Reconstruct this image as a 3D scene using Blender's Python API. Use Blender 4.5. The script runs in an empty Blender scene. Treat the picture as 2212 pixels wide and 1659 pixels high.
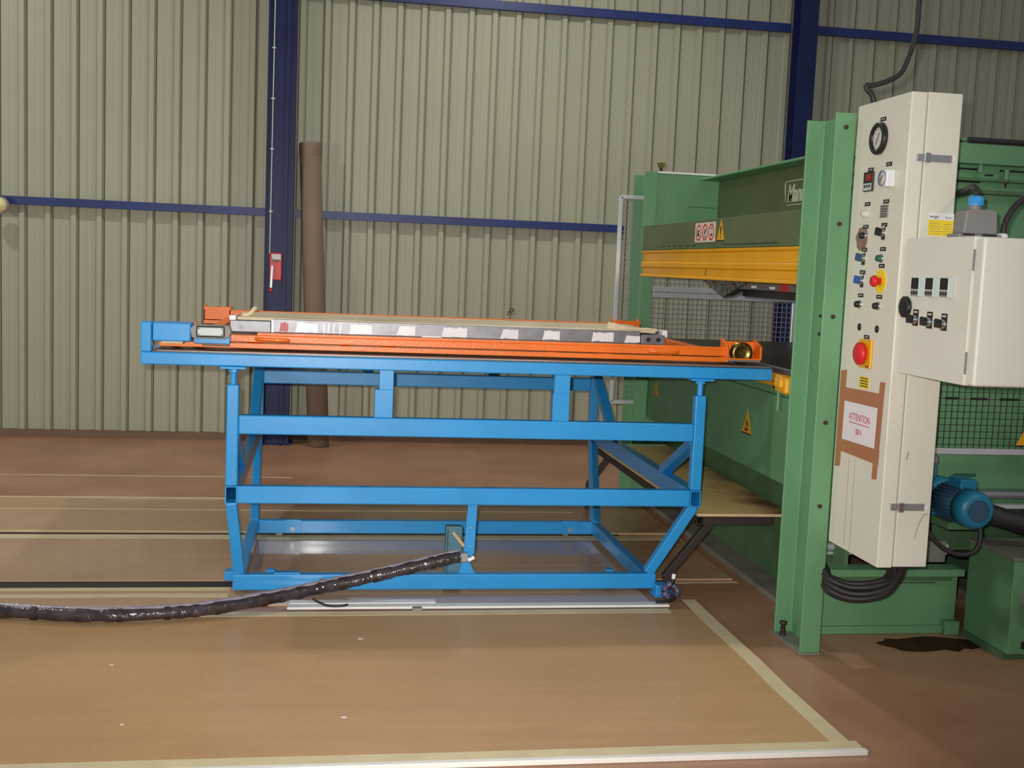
import bpy, bmesh, math, random
from mathutils import Vector, Matrix
random.seed(7)
C = bpy.context.scene.collection
SC = bpy.context.scene

# ------------------------------------------------------------------ camera
cam_d = bpy.data.cameras.new('camera'); cam = bpy.data.objects.new('camera', cam_d); C.objects.link(cam)
YAW, PITCH, ROLL = map(math.radians, (9.39, 5.79, -2.38))
fw = Vector((math.sin(YAW)*math.cos(PITCH), math.cos(YAW)*math.cos(PITCH), -math.sin(PITCH)))
r0 = Vector((math.cos(YAW), -math.sin(YAW), 0)); d0 = fw.cross(r0)
rt = math.cos(ROLL)*r0 + math.sin(ROLL)*d0; dn = -math.sin(ROLL)*r0 + math.cos(ROLL)*d0
cam.matrix_world = Matrix(((rt.x, -dn.x, -fw.x, 0), (rt.y, -dn.y, -fw.y, 0), (rt.z, -dn.z, -fw.z, 1.55), (0, 0, 0, 1)))
cam_d.sensor_width = 36; cam_d.lens = 2487/2212*36; cam_d.clip_end = 100
SC.camera = cam
# ------------------------------------------------------------------ world, lights, exposure
w = bpy.data.worlds.new('world'); SC.world = w; w.use_nodes = True
w.node_tree.nodes['Background'].inputs[0].default_value = (0.90, 0.93, 0.95, 1)
w.node_tree.nodes['Background'].inputs[1].default_value = 0.24
SC.view_settings.view_transform = 'Standard'; SC.view_settings.look = 'None'
SC.view_settings.gamma = 1; SC.view_settings.exposure = 0; SC.view_settings.use_curve_mapping = False

def light(name, kind, loc, energy, col, **k):
    d = bpy.data.lights.new(name, kind); d.energy = energy; d.color = col
    for a, v in k.items(): setattr(d, a, v)
    o = bpy.data.objects.new(name, d); C.objects.link(o); o.location = loc; return o
def aim(o, tgt):
    o.rotation_euler = (Vector(tgt) - o.location).to_track_quat('-Z', 'Y').to_euler()
fl = light('camera_flash', 'SPOT', (-0.05, 0.02, 1.60), 900, (1.0, 0.95, 0.87), spot_size=math.radians(76), spot_blend=1.0, shadow_soft_size=0.018)
aim(fl, (0.5, 6.0, 1.35))
hall_and_fill = []
for i, (x, y, e) in enumerate(((-3.2, 7.6, 60), (1.6, 7.6, 60), (-5.5, 4.2, 78), (3.6, 0.5, 40))):  # rear pair are ceiling lamps; left and front ones are unseen added fill
    l = light('hall_and_fill_lamp', 'AREA', (x, y, 4.8), e, (1.0, 0.97, 0.88), shape='DISK', size=0.22 if y > 5 else 0.8)
    l.rotation_euler = (0, 0, 0); hall_and_fill.append(l)
    if x < -4: l.location.z = 2.0; aim(l, (2.2, 5.6, 0.8))  # left fill, added low to brighten faces turned left

# ------------------------------------------------------------------ materials
def lin(c):
    return tuple((v/255/12.92 if v/255 <= 0.04045 else ((v/255+0.055)/1.055)**2.4) for v in c)
def mat(name, rgb, rough=0.5, metal=0.0, var=0.06, scale=6.0, bump=0.0, bscale=80.0, coat=0.0, emit=None, spec=0.5):
    m = bpy.data.materials.new(name); m.use_nodes = True; nt = m.node_tree; b = nt.nodes['Principled BSDF']
    c = lin(rgb)
    b.inputs['Roughness'].default_value = rough; b.inputs['Metallic'].default_value = metal
    b.inputs['Coat Weight'].default_value = coat; b.inputs['Coat Roughness'].default_value = 0.08
    b.inputs['Specular IOR Level'].default_value = spec
    tc = nt.nodes.new('ShaderNodeTexCoord')
    n = nt.nodes.new('ShaderNodeTexNoise'); n.inputs['Scale'].default_value = scale; n.inputs['Detail'].default_value = 6
    nt.links.new(tc.outputs['Object'], n.inputs['Vector'])
    r = nt.nodes.new('ShaderNodeValToRGB'); r.color_ramp.elements[0].position = 0.3; r.color_ramp.elements[1].position = 0.7
    r.color_ramp.elements[0].color = (*[max(0, v*(1-var)) for v in c], 1); r.color_ramp.elements[1].color = (*[min(1, v*(1+var)) for v in c], 1)
    nt.links.new(n.outputs['Fac'], r.inputs['Fac']); nt.links.new(r.outputs['Color'], b.inputs['Base Color'])
    if bump:
        n2 = nt.nodes.new('ShaderNodeTexNoise'); n2.inputs['Scale'].default_value = bscale; n2.inputs['Detail'].default_value = 3
        nt.links.new(tc.outputs['Object'], n2.inputs['Vector'])
        bp = nt.nodes.new('ShaderNodeBump'); bp.inputs['Strength'].default_value = bump; bp.inputs['Distance'].default_value = 0.01
        nt.links.new(n2.outputs['Fac'], bp.inputs['Height']); nt.links.new(bp.outputs['Normal'], b.inputs['Normal'])
    if emit:
        b.inputs['Emission Color'].default_value = (*lin(emit), 1); b.inputs['Emission Strength'].default_value = 1.0
    return m
M = {}
M['blue'] = mat('light_blue_paint', (40, 146, 216), 0.34, bump=0.03, bscale=25, coat=0.25)
M['orange'] = mat('orange_paint', (240, 116, 24), 0.38, bump=0.1, coat=0.2)
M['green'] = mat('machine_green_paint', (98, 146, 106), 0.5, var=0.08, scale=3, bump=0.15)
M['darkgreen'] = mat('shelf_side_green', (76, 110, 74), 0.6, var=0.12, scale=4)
M['yellow'] = mat('signal_yellow_paint', (226, 164, 10), 0.45)
M['column'] = mat('dark_navy_paint', (24, 34, 76), 0.42, var=0.15, scale=4, spec=0.25)
M['film'] = mat('lavender_film', (150, 140, 152), 0.2, 0.0, var=0.2, scale=20, bump=0.7, bscale=30)
M['navy'] = mat('navy_steel_paint', (22, 42, 104), 0.42, var=0.15, scale=4)
M['wall'] = mat('cladding_sheet', (161, 160, 140), 0.5, var=0.04, scale=1.2)
M['cream'] = mat('cabinet_cream_paint', (216, 213, 200), 0.45, var=0.03, scale=3)
M['cream2'] = mat('junction_box_paint', (220, 218, 208), 0.45, var=0.02, scale=3)
M['alu'] = mat('aluminium', (214, 216, 222), 0.32, 0.5)
M['mould'] = mat('mould_aluminium', (124, 124, 130), 0.42, 0.55, var=0.15, scale=20)
M['white'] = mat('white_tape', (226, 226, 232), 0.3)
M['foil'] = mat('wrinkled_film', (70, 62, 66), 0.16, 0.25, var=0.5, scale=14, bump=1.0, bscale=26)
M['plate'] = mat('dark_steel_plate', (88, 74, 70), 0.38, 0.35, var=0.12, scale=5)
M['black'] = mat('black_plastic', (26, 24, 28), 0.4)
M['rubber'] = mat('black_rubber', (40, 36, 38), 0.55)
M['darksteel'] = mat('brown_black_steel', (56, 44, 42), 0.55, 0.2)
M['brass'] = mat('brass', (132, 112, 62), 0.35, 0.9)
M['chrome'] = mat('chrome', (215, 215, 215), 0.12, 1.0)
M['galv'] = mat('galvanised_steel', (160, 162, 166), 0.35, 0.6)
M['red'] = mat('red_plastic', (206, 28, 34), 0.4)
M['redtape'] = mat('red_tape', (176, 34, 50), 0.4)
M['cloth'] = mat('beige_cloth', (220, 200, 168), 0.8)
M['cardboard'] = mat('grey_brown_cardboard', (124, 106, 92), 0.75, var=0.07, scale=3)
M['teal'] = mat('dull_teal_paint', (74, 120, 140), 0.5)
M['bluemotor'] = mat('motor_blue_paint', (24, 112, 146), 0.42)
M['motordark'] = mat('motor_fins', (44, 76, 104), 0.55)
M['grey'] = mat('grey_plastic', (132, 128, 128), 0.5)
M['lightgrey'] = mat('pale_grey_plastic', (186, 198, 198), 0.4)
M['bluecap'] = mat('bright_blue_plastic', (52, 150, 216), 0.4)
M['btnblue'] = mat('blue_key', (30, 80, 150), 0.4)
M['btngreen'] = mat('green_button', (24, 92, 72), 0.4)
M['dial'] = mat('dial_face', (206, 200, 196), 0.5)
M['paper'] = mat('paper', (226, 220, 226), 0.6)
M['browntape'] = mat('brown_parcel_tape', (172, 112, 76), 0.35)
M['ink'] = mat('red_ink', (190, 60, 84), 0.6)
M['labely'] = mat('yellow_label', (236, 206, 40), 0.5)
M['wood'] = mat('pale_wood', (206, 176, 140), 0.6)
M['tape'] = mat('masking_tape', (212, 196, 158), 0.4, var=0.08, scale=8)
M['slat'] = mat('white_slat', (232, 230, 226), 0.3)
M['led'] = mat('red_display', (150, 20, 36), 0.3)
M['stain'] = mat('soot_stain', (136, 110, 98), 0.7, var=0.3, scale=40)
M['oil'] = mat('dark_oil', (62, 38, 22), 0.7, var=0.4, scale=9, spec=0.1)
M['pencil'] = mat('grime_line', (150, 138, 124), 0.7)
M['base'] = mat('dusty_grey', (122, 120, 110), 0.8, var=0.2, scale=6)
M['skirting'] = mat('brown_sill', (112, 86, 66), 0.6, var=0.15)
M['trim'] = mat('cream_fixture', (226, 212, 160), 0.4)
M['wrap'] = mat('blue_grey_wrap', (74, 74, 108), 0.35, bump=0.8, bscale=30)
M['sheet'] = mat('grey_beige_sheet', (206, 192, 160), 0.6, var=0.2, scale=4)
M['olive'] = mat('dull_olive_green', (88, 102, 68), 0.55, var=0.1, scale=3, bump=0.15)  # duller olive than the machine green, on platen and beam web
M['signwhite'] = mat('sign_white', (214, 202, 190), 0.5)
M['script'] = mat('painted_script', (196, 200, 172), 0.6)

def floor_mat(name, ca, cb, scale, rough0, rough1, wave=0.0, spots=False):
    m = bpy.data.materials.new(name); m.use_nodes = True; nt = m.node_tree; b = nt.nodes['Principled BSDF']; L = nt.links.new
    geo = nt.nodes.new('ShaderNodeNewGeometry')
    n = nt.nodes.new('ShaderNodeTexNoise'); n.inputs['Scale'].default_value = scale; n.inputs['Detail'].default_value = 8; n.inputs['Roughness'].default_value = 0.6
    L(geo.outputs['Position'], n.inputs['Vector'])
    r = nt.nodes.new('ShaderNodeValToRGB'); r.color_ramp.elements[0].position = 0.32; r.color_ramp.elements[1].position = 0.68
    r.color_ramp.elements[0].color = (*lin(ca), 1); r.color_ramp.elements[1].color = (*lin(cb), 1)
    L(n.outputs['Fac'], r.inputs['Fac'])
    # fine fibre speckle
    n3 = nt.nodes.new('ShaderNodeTexNoise'); n3.inputs['Scale'].default_value = 180
    L(geo.outputs['Position'], n3.inputs['Vector'])
    mx = nt.nodes.new('ShaderNodeMix'); mx.data_type = 'RGBA'; mx.blend_type = 'OVERLAY'; mx.inputs[0].default_value = 0.25
    L(r.outputs['Color'], mx.inputs[6]); L(n3.outputs['Fac'], mx.inputs[7])
    L(mx.outputs[2], b.inputs['Base Color'])
    mr = nt.nodes.new('ShaderNodeMapRange'); mr.inputs['To Min'].default_value = rough0; mr.inputs['To Max'].default_value = rough1
    n4 = nt.nodes.new('ShaderNodeTexNoise'); n4.inputs['Scale'].default_value = 2.5; L(geo.outputs['Position'], n4.inputs['Vector'])
    L(n4.outputs['Fac'], mr.inputs['Value']); L(mr.outputs['Result'], b.inputs['Roughness'])
    if wave:
        mp = nt.nodes.new('ShaderNodeMapping'); mp.inputs['Scale'].default_value = (0.35, 4.0, 1)
        L(geo.outputs['Position'], mp.inputs['Vector'])
        n5 = nt.nodes.new('ShaderNodeTexNoise'); n5.inputs['Scale'].default_value = 1.6; n5.inputs['Detail'].default_value = 2
        L(mp.outputs['Vector'], n5.inputs['Vector'])
        bp = nt.nodes.new('ShaderNodeBump'); bp.inputs['Strength'].default_value = wave; bp.inputs['Distance'].default_value = 0.02
        L(n5.outputs['Fac'], bp.inputs['Height']); L(bp.outputs['Normal'], b.inputs['Normal'])
    return m
M['floor'] = floor_mat('painted_concrete', (148, 106, 80), (178, 134, 106), 1.1, 0.3, 0.5)
M['board1'] = floor_mat('glossy_fibreboard', (180, 142, 100), (194, 156, 114), 0.9, 0.28, 0.42, 0.25)
M['board1'].node_tree.nodes['Principled BSDF'].inputs['Specular IOR Level'].default_value = 0.35
M['board2'] = floor_mat('fibreboard', (178, 142, 114), (192, 156, 126), 1.3, 0.1, 0.22, 0.25)
M['board3'] = floor_mat('worn_fibreboard', (178, 142, 110), (190, 154, 122), 1.3, 0.2, 0.35)

def soot_bias(m, x0, k):      # soot lies thicker towards the press side of the board
    nt = m.node_tree; L = nt.links.new
    geo = nt.nodes.new('ShaderNodeNewGeometry'); sx = nt.nodes.new('ShaderNodeSeparateXYZ'); L(geo.outputs['Position'], sx.inputs[0])
    a = nt.nodes.new('ShaderNodeMath'); a.operation = 'MULTIPLY_ADD'; a.inputs[1].default_value = -k; a.inputs[2].default_value = k*x0
    L(sx.outputs['X'], a.inputs[0])
    r = next(n for n in nt.nodes if n.bl_idname == 'ShaderNodeValToRGB'); src = r.inputs['Fac'].links[0].from_socket
    b = nt.nodes.new('ShaderNodeMath'); b.operation = 'ADD'; L(src, b.inputs[0]); L(a.outputs[0], b.inputs[1]); L(b.outputs[0], r.inputs['Fac'])
M['osb'] = floor_mat('chipboard_with_soot', (112, 78, 46), (255, 222, 150), 3.2, 0.5, 0.7)
soot_bias(M['osb'], 2.22, 1.6)
# ------------------------------------------------------------------ mesh helpers
class MB:
    def __init__(s): s.v = []; s.f = []; s.sm = []
    def add(s, vs, fs, smooth=False):
        k = len(s.v); s.v += [tuple(v) for v in vs]; s.f += [tuple(i+k for i in f) for f in fs]; s.sm += [smooth]*len(fs); return s
    def box(s, x0, x1, y0, y1, z0, z1):
        v = [(x0,y0,z0),(x1,y0,z0),(x1,y1,z0),(x0,y1,z0),(x0,y0,z1),(x1,y0,z1),(x1,y1,z1),(x0,y1,z1)]
        return s.add(v, [(0,3,2,1),(4,5,6,7),(0,1,5,4),(1,2,6,5),(2,3,7,6),(3,0,4,7)])
    def bar(s, a, b, wu, wv, up=(0,0,1)):
        a = Vector(a); b = Vector(b); d = (b-a).normalized(); up = Vector(up)
        if abs(d.dot(up)) > 0.99: up = Vector((0,1,0))
        u = d.cross(up).normalized(); v = u.cross(d).normalized()
        vs = [p + u*su*wu/2 + v*sv*wv/2 for p in (a, b) for su, sv in ((-1,-1),(1,-1),(1,1),(-1,1))]
        return s.add(vs, [(0,1,2,3)[::-1],(4,5,6,7),(0,1,5,4),(1,2,6,5),(2,3,7,6),(3,0,4,7)])
    def cyl(s, a, b, r, r2=None, n=24, cap=True):
        a = Vector(a); b = Vector(b); r2 = r if r2 is None else r2; d = (b-a).normalized()
        up = Vector((0,0,1)) if abs(d.z) < 0.9 else Vector((0,1,0)); u = d.cross(up).normalized(); v = u.cross(d)
        vs = [p + (u*math.cos(t)+v*math.sin(t))*rr for p, rr in ((a, r), (b, r2)) for t in [2*math.pi*i/n for i in range(n)]]
        s.add(vs, [(i, (i+1) % n, n+(i+1) % n, n+i) for i in range(n)], True)
        if cap:
            s.add(vs[:n], [tuple(range(n))[::-1]]); s.add(vs[n:], [tuple(range(n))])
        return s
    def lathe(s, a, d, prof, n=32):      # prof: (distance along d, radius)
        a = Vector(a); d = Vector(d).normalized(); up = Vector((0,0,1)) if abs(d.z) < 0.9 else Vector((0,1,0)); u = d.cross(up).normalized(); v = u.cross(d)
        vs = [a + d*h + (u*math.cos(2*math.pi*i/n)+v*math.sin(2*math.pi*i/n))*r for h, r in prof for i in range(n)]
        return s.add(vs, [(j*n+i, j*n+(i+1) % n, (j+1)*n+(i+1) % n, (j+1)*n+i) for j in range(len(prof)-1) for i in range(n)], True)
    def tube(s, pts, r, n=12, wob=0.0):
        P = [Vector(p) for p in pts]; rings = []
        for i, p in enumerate(P):
            d = (P[min(i+1, len(P)-1)] - P[max(i-1, 0)]).normalized()
            up = Vector((0,0,1)) if abs(d.z) < 0.95 else Vector((0,1,0)); u = d.cross(up).normalized(); v = u.cross(d)
            rr = r*(1+random.uniform(-wob, wob))
            rings.append([p + (u*math.cos(2*math.pi*k/n)+v*math.sin(2*math.pi*k/n))*rr for k in range(n)])
        vs = [q for g in rings for q in g]
        s.add(vs, [(j*n+i, j*n+(i+1) % n, (j+1)*n+(i+1) % n, (j+1)*n+i) for j in range(len(P)-1) for i in range(n)], True)
        s.add(rings[0], [tuple(range(n))]); s.add(rings[-1], [tuple(range(n))[::-1]]); return s
    def prism(s, poly, o, u, v, th):       # polygon in plane o+u*a+v*b, thickness th along u x v
        o = Vector(o); u = Vector(u); v = Vector(v); nn = u.cross(v).normalized()*th; n = len(poly)
        a = [o+u*p[0]+v*p[1] for p in poly]; b = [q+nn for q in a]
        return s.add(a+b, [tuple(range(n))[::-1], tuple(range(n, 2*n))] + [(i, (i+1) % n, n+(i+1) % n, n+i) for i in range(n)])
    def rhs(s, a, b, wu, wv, t=0.004, up=(0,0,1)):  # hollow square tube with open ends
        a = Vector(a); b = Vector(b); d = (b-a).normalized(); up = Vector(up)
        u = d.cross(up).normalized(); v = u.cross(d).normalized(); k = ((-1,-1),(1,-1),(1,1),(-1,1))
        R = [[p + u*x*(wu/2-o) + v*y*(wv/2-o) for x, y in k] for p in (a, b) for o in (0, t)]
        vs = R[0]+R[2]+R[1]+R[3]   # 0-3 outer a, 4-7 outer b, 8-11 inner a, 12-15 inner b
        f = []
        for i in range(4):
            j = (i+1) % 4
            f += [(i, j, 4+j, 4+i), (8+j, 8+i, 12+i, 12+j), (j, i, 8+i, 8+j), (4+i, 4+j, 12+j, 12+i)]
        return s.add(vs, f)
    def build(s, name, m, parent=None, bevel=0.0, label=None, rnd=2):
        o0 = Vector(parent['_o']) if parent is not None and '_o' in parent else Vector((0,0,0))
        me = bpy.data.meshes.new(name); me.from_pydata([tuple(Vector(v)-o0) for v in s.v], [], s.f); me.materials.append(M[m] if isinstance(m, str) else m)
        for p, k in zip(me.polygons, s.sm): p.use_smooth = k
        me.update()
        bm = bmesh.new(); bm.from_mesh(me); bmesh.ops.recalc_face_normals(bm, faces=bm.faces) if not getattr(s, 'keep', False) else None; bm.to_mesh(me); bm.free()
        o = bpy.data.objects.new(name, me); C.objects.link(o)
        if parent is not None: o.parent = parent; o['_o'] = tuple(o0)
        if bevel:
            b = o.modifiers.new('bevel', 'BEVEL'); b.width = bevel; b.segments = rnd; b.limit_method = 'ANGLE'; b.angle_limit = math.radians(50)
        if label: o['label'] = label
        return o
def thing(name, label, cat, loc, group=None):
    o = bpy.data.objects.new(name, None); C.objects.link(o); o.location = loc; o.empty_display_size = 0.1
    o['label'] = label; o['category'] = cat; o['_o'] = tuple(loc)
    if group: o['group'] = group
    return o
def tag(o, label, cat, group=None, kind=None):
    o['label'] = label; o['category'] = cat
    if group: o['group'] = group
    if kind: o['kind'] = kind
    return o
def struct(o): o['kind'] = 'structure'; return o
def box(*a): return MB().box(*a)
def smooth_path(pts, sub=8):
    P = [Vector(p) for p in pts]; out = []
    for i in range(len(P)-1):
        p0 = P[max(i-1, 0)]; p1 = P[i]; p2 = P[i+1]; p3 = P[min(i+2, len(P)-1)]
        for k in range(sub):
            t = k/sub; out.append(0.5*((2*p1)+(-p0+p2)*t+(2*p0-5*p1+4*p2-p3)*t*t+(-p0+3*p1-3*p2+p3)*t**3))
    return out+[P[-1]]
def text(name, body, size, o, u, v, m, parent, th=0.0006, align='CENTER', xs=1.0, shear=0.0, label=None, bold=0.0):
    cu = bpy.data.curves.new('t', 'FONT'); cu.body = body; cu.size = size; cu.extrude = th; cu.align_x = align; cu.align_y = 'CENTER'; cu.shear = shear; cu.offset = bold
    t = bpy.data.objects.new('t', cu); C.objects.link(t)
    dg = bpy.context.evaluated_depsgraph_get(); me = bpy.data.meshes.new_from_object(t.evaluated_get(dg))
    C.objects.unlink(t); bpy.data.objects.remove(t)
    u = Vector(u); v = Vector(v); n = u.cross(v); o0 = Vector(parent['_o']) if parent is not None else Vector((0,0,0)); o = Vector(o)
    for q in me.vertices: q.co = o + u*q.co.x*xs + v*q.co.y + n*q.co.z - o0
    me.materials.clear(); me.materials.append(M[m]); me.name = name
    ob = bpy.data.objects.new(name, me); C.objects.link(ob)
    if parent is not None: ob.parent = parent; ob['_o'] = tuple(o0)
    if label: ob['label'] = label
    return ob

# ================================================================== SETTING
b = MB(); b.add([(-7,-2,0),(9,-2,0),(9,10.05,0),(-7,10.05,0)], [(0,1,2,3)]); b.add([(-7,-2,-.2),(9,-2,-.2),(9,10.05,-.2),(-7,10.05,-.2)], [(3,2,1,0)])
struct(b.build('floor', 'floor'))
# ribbed cladding wall
b = MB(); b.keep = True
prof = []; k = -35
while k*0.2 < 8.6:
    x = k*0.2
    prof += [(x+0.003, 9.945), (x+0.009, 9.945), (x+0.010, 9.93), (x+0.062, 9.93), (x+0.065, 9.9285), (x+0.069, 9.9285), (x+0.072, 9.93), (x+0.132, 9.93), (x+0.133, 9.932), (x+0.137, 9.932), (x+0.138, 9.925), (x+0.149, 9.90), (x+0.187, 9.90), (x+0.200, 9.926)]
    k += 1
prof.append((prof[-1][0]+0.018, 9.93))
n = len(prof)
b.add([(x, y, 0.05) for x, y in prof] + [(x, y, 6.2) for x, y in prof], [(i, i+1, n+i+1, n+i) for i in range(n-1)])
b.add([(x, 10.05, 0.05) for x in (prof[0][0], prof[-1][0])] + [(x, 10.05, 6.2) for x in (prof[0][0], prof[-1][0])], [(1,0,2,3)])
struct(b.build('wall_back', 'wall'))
struct(box(-7, 8.6, 9.87, 10.0, 0.0, 0.06).build('baseboard_back', 'skirting'))
# steel columns
def column(x0, x1, y0, label, chan=False):
    t = thing('steel_column', label, 'column', ((x0+x1)/2, y0+0.1, 0))
    box(x0, x1, y0, y0+0.012, 0, 6.2).build('front_flange', 'column', t, 0.002)
    box(x0, x1, y0+0.17, y0+0.182, 0, 6.2).build('back_flange', 'column', t, 0.002)
    xm = (x0+x1)/2
    box(xm-0.005, xm+0.005, y0+0.012, y0+0.17, 0, 6.2).build('web', 'column', t)
    box(x0-0.03, x1+0.03, y0-0.03, y0+0.19, 0, 0.015).build('base_plate', 'column', t, 0.002)
    return t
col1 = column(-0.495, -0.27, 9.66, 'wide navy steel column behind the leaning cardboard tube')
# the inner lip of the left column: a channel rib in front of the flange
box(-0.345, -0.318, 9.63, 9.66, 0, 6.2).build('stiffener', 'column', col1, 0.003)
box(-0.495, -0.478, 9.63, 9.66, 0, 6.2).build('stiffener', 'column', col1, 0.003)
col2 = column(3.985, 4.145, 9.66, 'navy steel column at upper right above the press beam')
def rail(x0, x1, z0, z1, label):
    t = thing('wall_rail', label, 'rail', ((x0+x1)/2, 9.80, z0), 'navy rails along the cladding')
    box(x0, x1, 9.850, 9.857, z0, z1).build('web', 'navy', t, 0.001)
    box(x0, x1, 9.857, 9.898, z1-0.006, z1).build('flange', 'navy', t)
    box(x0, x1, 9.857, 9.898, z0, z0+0.006).build('flange', 'navy', t)
rail(-6.8, -0.50, 1.888, 1.953, 'lower navy wall rail left of the wide column')
rail(-0.265, 2.56, 1.888, 1.953, 'lower navy wall rail between the wide column and the press')
rail(-0.265, 3.98, 3.70, 3.772, 'upper navy wall rail left of the upper right column')
rail(4.15, 8.4, 3.70, 3.772, 'upper navy wall rail in the top right corner')
t = thing('wall_fixture', 'round cream fixture at the left edge on the navy rail', 'fixture', (-2.56, 9.72, 1.87))
MB().lathe((-2.56, 9.775, 1.87), (0,-1,0), [(0,0.02),(0,0.055),(0.03,0.06),(0.06,0.045),(0.075,0.0)]).build('lens', 'trim', t)
MB().cyl((-2.56, 9.775, 1.87), (-2.56, 9.765, 1.87), 0.07).build('mount', 'grey', t)
t = thing('conduit', 'thin grey cable clipped up the wide navy column', 'cable', (-0.45, 9.65, 1.6))
MB().tube([(-0.452, 9.652, 1.58), (-0.450, 9.652, 2.4), (-0.448, 9.652, 3.2), (-0.445, 9.652, 4.3)], 0.005, 8).build('cable', 'lightgrey', t)
for z in (1.92, 2.42, 2.82, 3.22, 3.62, 4.02): box(-0.464, -0.434, 9.642, 9.66, z-0.006, z+0.006).build('clip', 'lightgrey', t, 0.002)
t = thing('switch_box', 'red switch box with a grey lever and red knob on the wide navy column', 'switch', (-0.40, 9.62, 1.35))
box(-0.447, -0.352, 9.60, 9.66, 1.365, 1.585).build('housing', 'red', t, 0.006)
MB().prism([(-0.035,0.03),(0.035,0.03),(0.035,-0.012),(0.012,-0.028),(-0.02,-0.026),(-0.035,0.0)], (-0.395, 9.598, 1.545), (1,0,0), (0,0,1), 0.004).build('face_plate', 'lightgrey', t)
box(-0.425, -0.37, 9.588, 9.594, 1.518, 1.532).build('slot', 'black', t)
MB().bar((-0.425, 9.585, 1.485), (-0.433, 9.575, 1.30), 0.022, 0.012, (0,1,0)).build('lever', 'galv', t, 0.004)
MB().lathe((-0.434, 9.575, 1.282), (0,0,-1), [(-0.016,0),(-0.012,0.011),(0,0.016),(0.012,0.011),(0.016,0)], 16).build('knob', 'red', t)

# cardboard tube leaning on the wall
t = thing('cardboard_tube', 'tall grey-brown cardboard tube leaning against the cladding', 'tube', (-0.02, 9.64, 0))
mm = MB(); a = Vector((-0.022, 9.62, 0.0)); bb = Vector((-0.150, 9.80, 2.50))
dd = (bb-a).normalized()
mm.lathe(a, dd, [(0,0.0),(0,0.088),(2.505,0.088),(2.505,0.078),(2.2,0.078),(2.2,0)], 40)
mm.build('roll', 'cardboard', t)
MB().lathe(a+dd*2.40, dd, [(0,0.0885),(0.008,0.0905),(0.10,0.0905),(0.106,0.0885)], 40).build('wrap_band', 'cardboard', t)

# ================================================================== FLOOR BOARDS, TAPE
def board(x0, x1, y0, y1, z, m, label):
    return tag(box(x0, x1, y0, y1, 0.0005, z).build('floor_board', m, None, 0.001), label, 'board', 'fibreboards laid on the floor')
board(-6.5, 1.74, 3.455, 4.985, 0.010, 'board1', 'large glossy tan floor board in the foreground under the hose')
board(-6.5, 1.55, 5.115, 5.395, 0.008, 'board2', 'narrow tan board strip between hose and black track slot')
board(-6.5, 2.10, 5.512, 6.44, 0.008, 'board2', 'brown floor board between the two track slots under the table')
board(-6.5, 2.10, 6.495, 7.43, 0.007, 'board3', 'brown floor board beyond the far track slot')
def tapes(name, pts, z, wd, label):
    m2 = MB()
    P = [Vector((p[0], p[1], z)) for p in pts]
    L_ = len(P); vs = []
    for i, p in enumerate(P):
        d = (P[min(i+1, L_-1)]-P[max(i-1, 0)]).normalized(); nrm = Vector((-d.y, d.x, 0))
        j = random.uniform(-0.003, 0.003); vs += [p+nrm*(wd/2+j), p-nrm*(wd/2-j)]
    top = [v+Vector((0,0,0.0012)) for v in vs]
    f = [(2*i, 2*i+1, 2*i+3, 2*i+2) for i in range(L_-1)]
    n0 = len(vs)
    m2.add(vs+top, [q[::-1] for q in f] + [tuple(k+n0 for k in q) for q in f] + [(2*i, 2*i+2, n0+2*i+2, n0+2*i) for i in range(L_-1)] + [(2*i+1, 2*i+3, n0+2*i+3, n0+2*i+1) for i in range(L_-1)])
    return tag(m2.build(name, 'tape'), label, 'tape', 'masking tape strips on the floor')
def xs(a, b_, y, n_=14, j=0.004): return [(a+(b_-a)*i/n_, y+random.uniform(-j, j)) for i in range(n_+1)]
tapes('masking_tape', [(1.742+random.uniform(-.003,.003)+0.006*(y>4.9), y) for y in (3.44, 3.7, 4.0, 4.3, 4.6, 4.85, 5.14)], 0.0102, 0.066, 'pale tape down the right edge of the foreground board')
tapes('masking_tape', xs(-6.4, 1.80, 3.46, 12, 0.002), 0.0105, 0.07, 'pale tape along the front edge of the foreground board')
tapes('masking_tape', xs(-6.4, 1.60, 4.965), 0.0104, 0.06, 'pale tape along the rear edge of the foreground board')
tapes('masking_tape', xs(-6.4, -0.4, 5.262), 0.0084, 0.05, 'pale tape strip just behind the hose')
tapes('masking_tape', xs(-6.4, -0.4, 5.365), 0.0084, 0.045, 'pale tape strip on the near side of the black track slot')
tapes('masking_tape', xs(-6.4, 2.09, 6.385, 24), 0.0084, 0.085, 'wide pale tape on the near side of the far track slot')
tapes('masking_tape', xs(-6.4, 2.09, 6.515, 24), 0.0074, 0.03, 'thin pale tape on the far side of the far track slot')
tapes('masking_tape', xs(-6.4, 1.6, 7.43, 20), 0.0074, 0.03, 'thin pale tape along the far board edge')
tapes('masking_tape', xs(-6.4, 1.6, 7.085, 20), 0.0074, 0.018, 'hair-thin tape seam across the far board')
tapes('masking_tape', xs(-3.0, -0.2, 8.2, 12), 0.0005, 0.02, 'faint tape line on the bare floor near the wall')
tapes('masking_tape', xs(1.77, 2.10, 5.445, 6), 0.0084, 0.03, 'short pale tape between table foot and press base')
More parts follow.
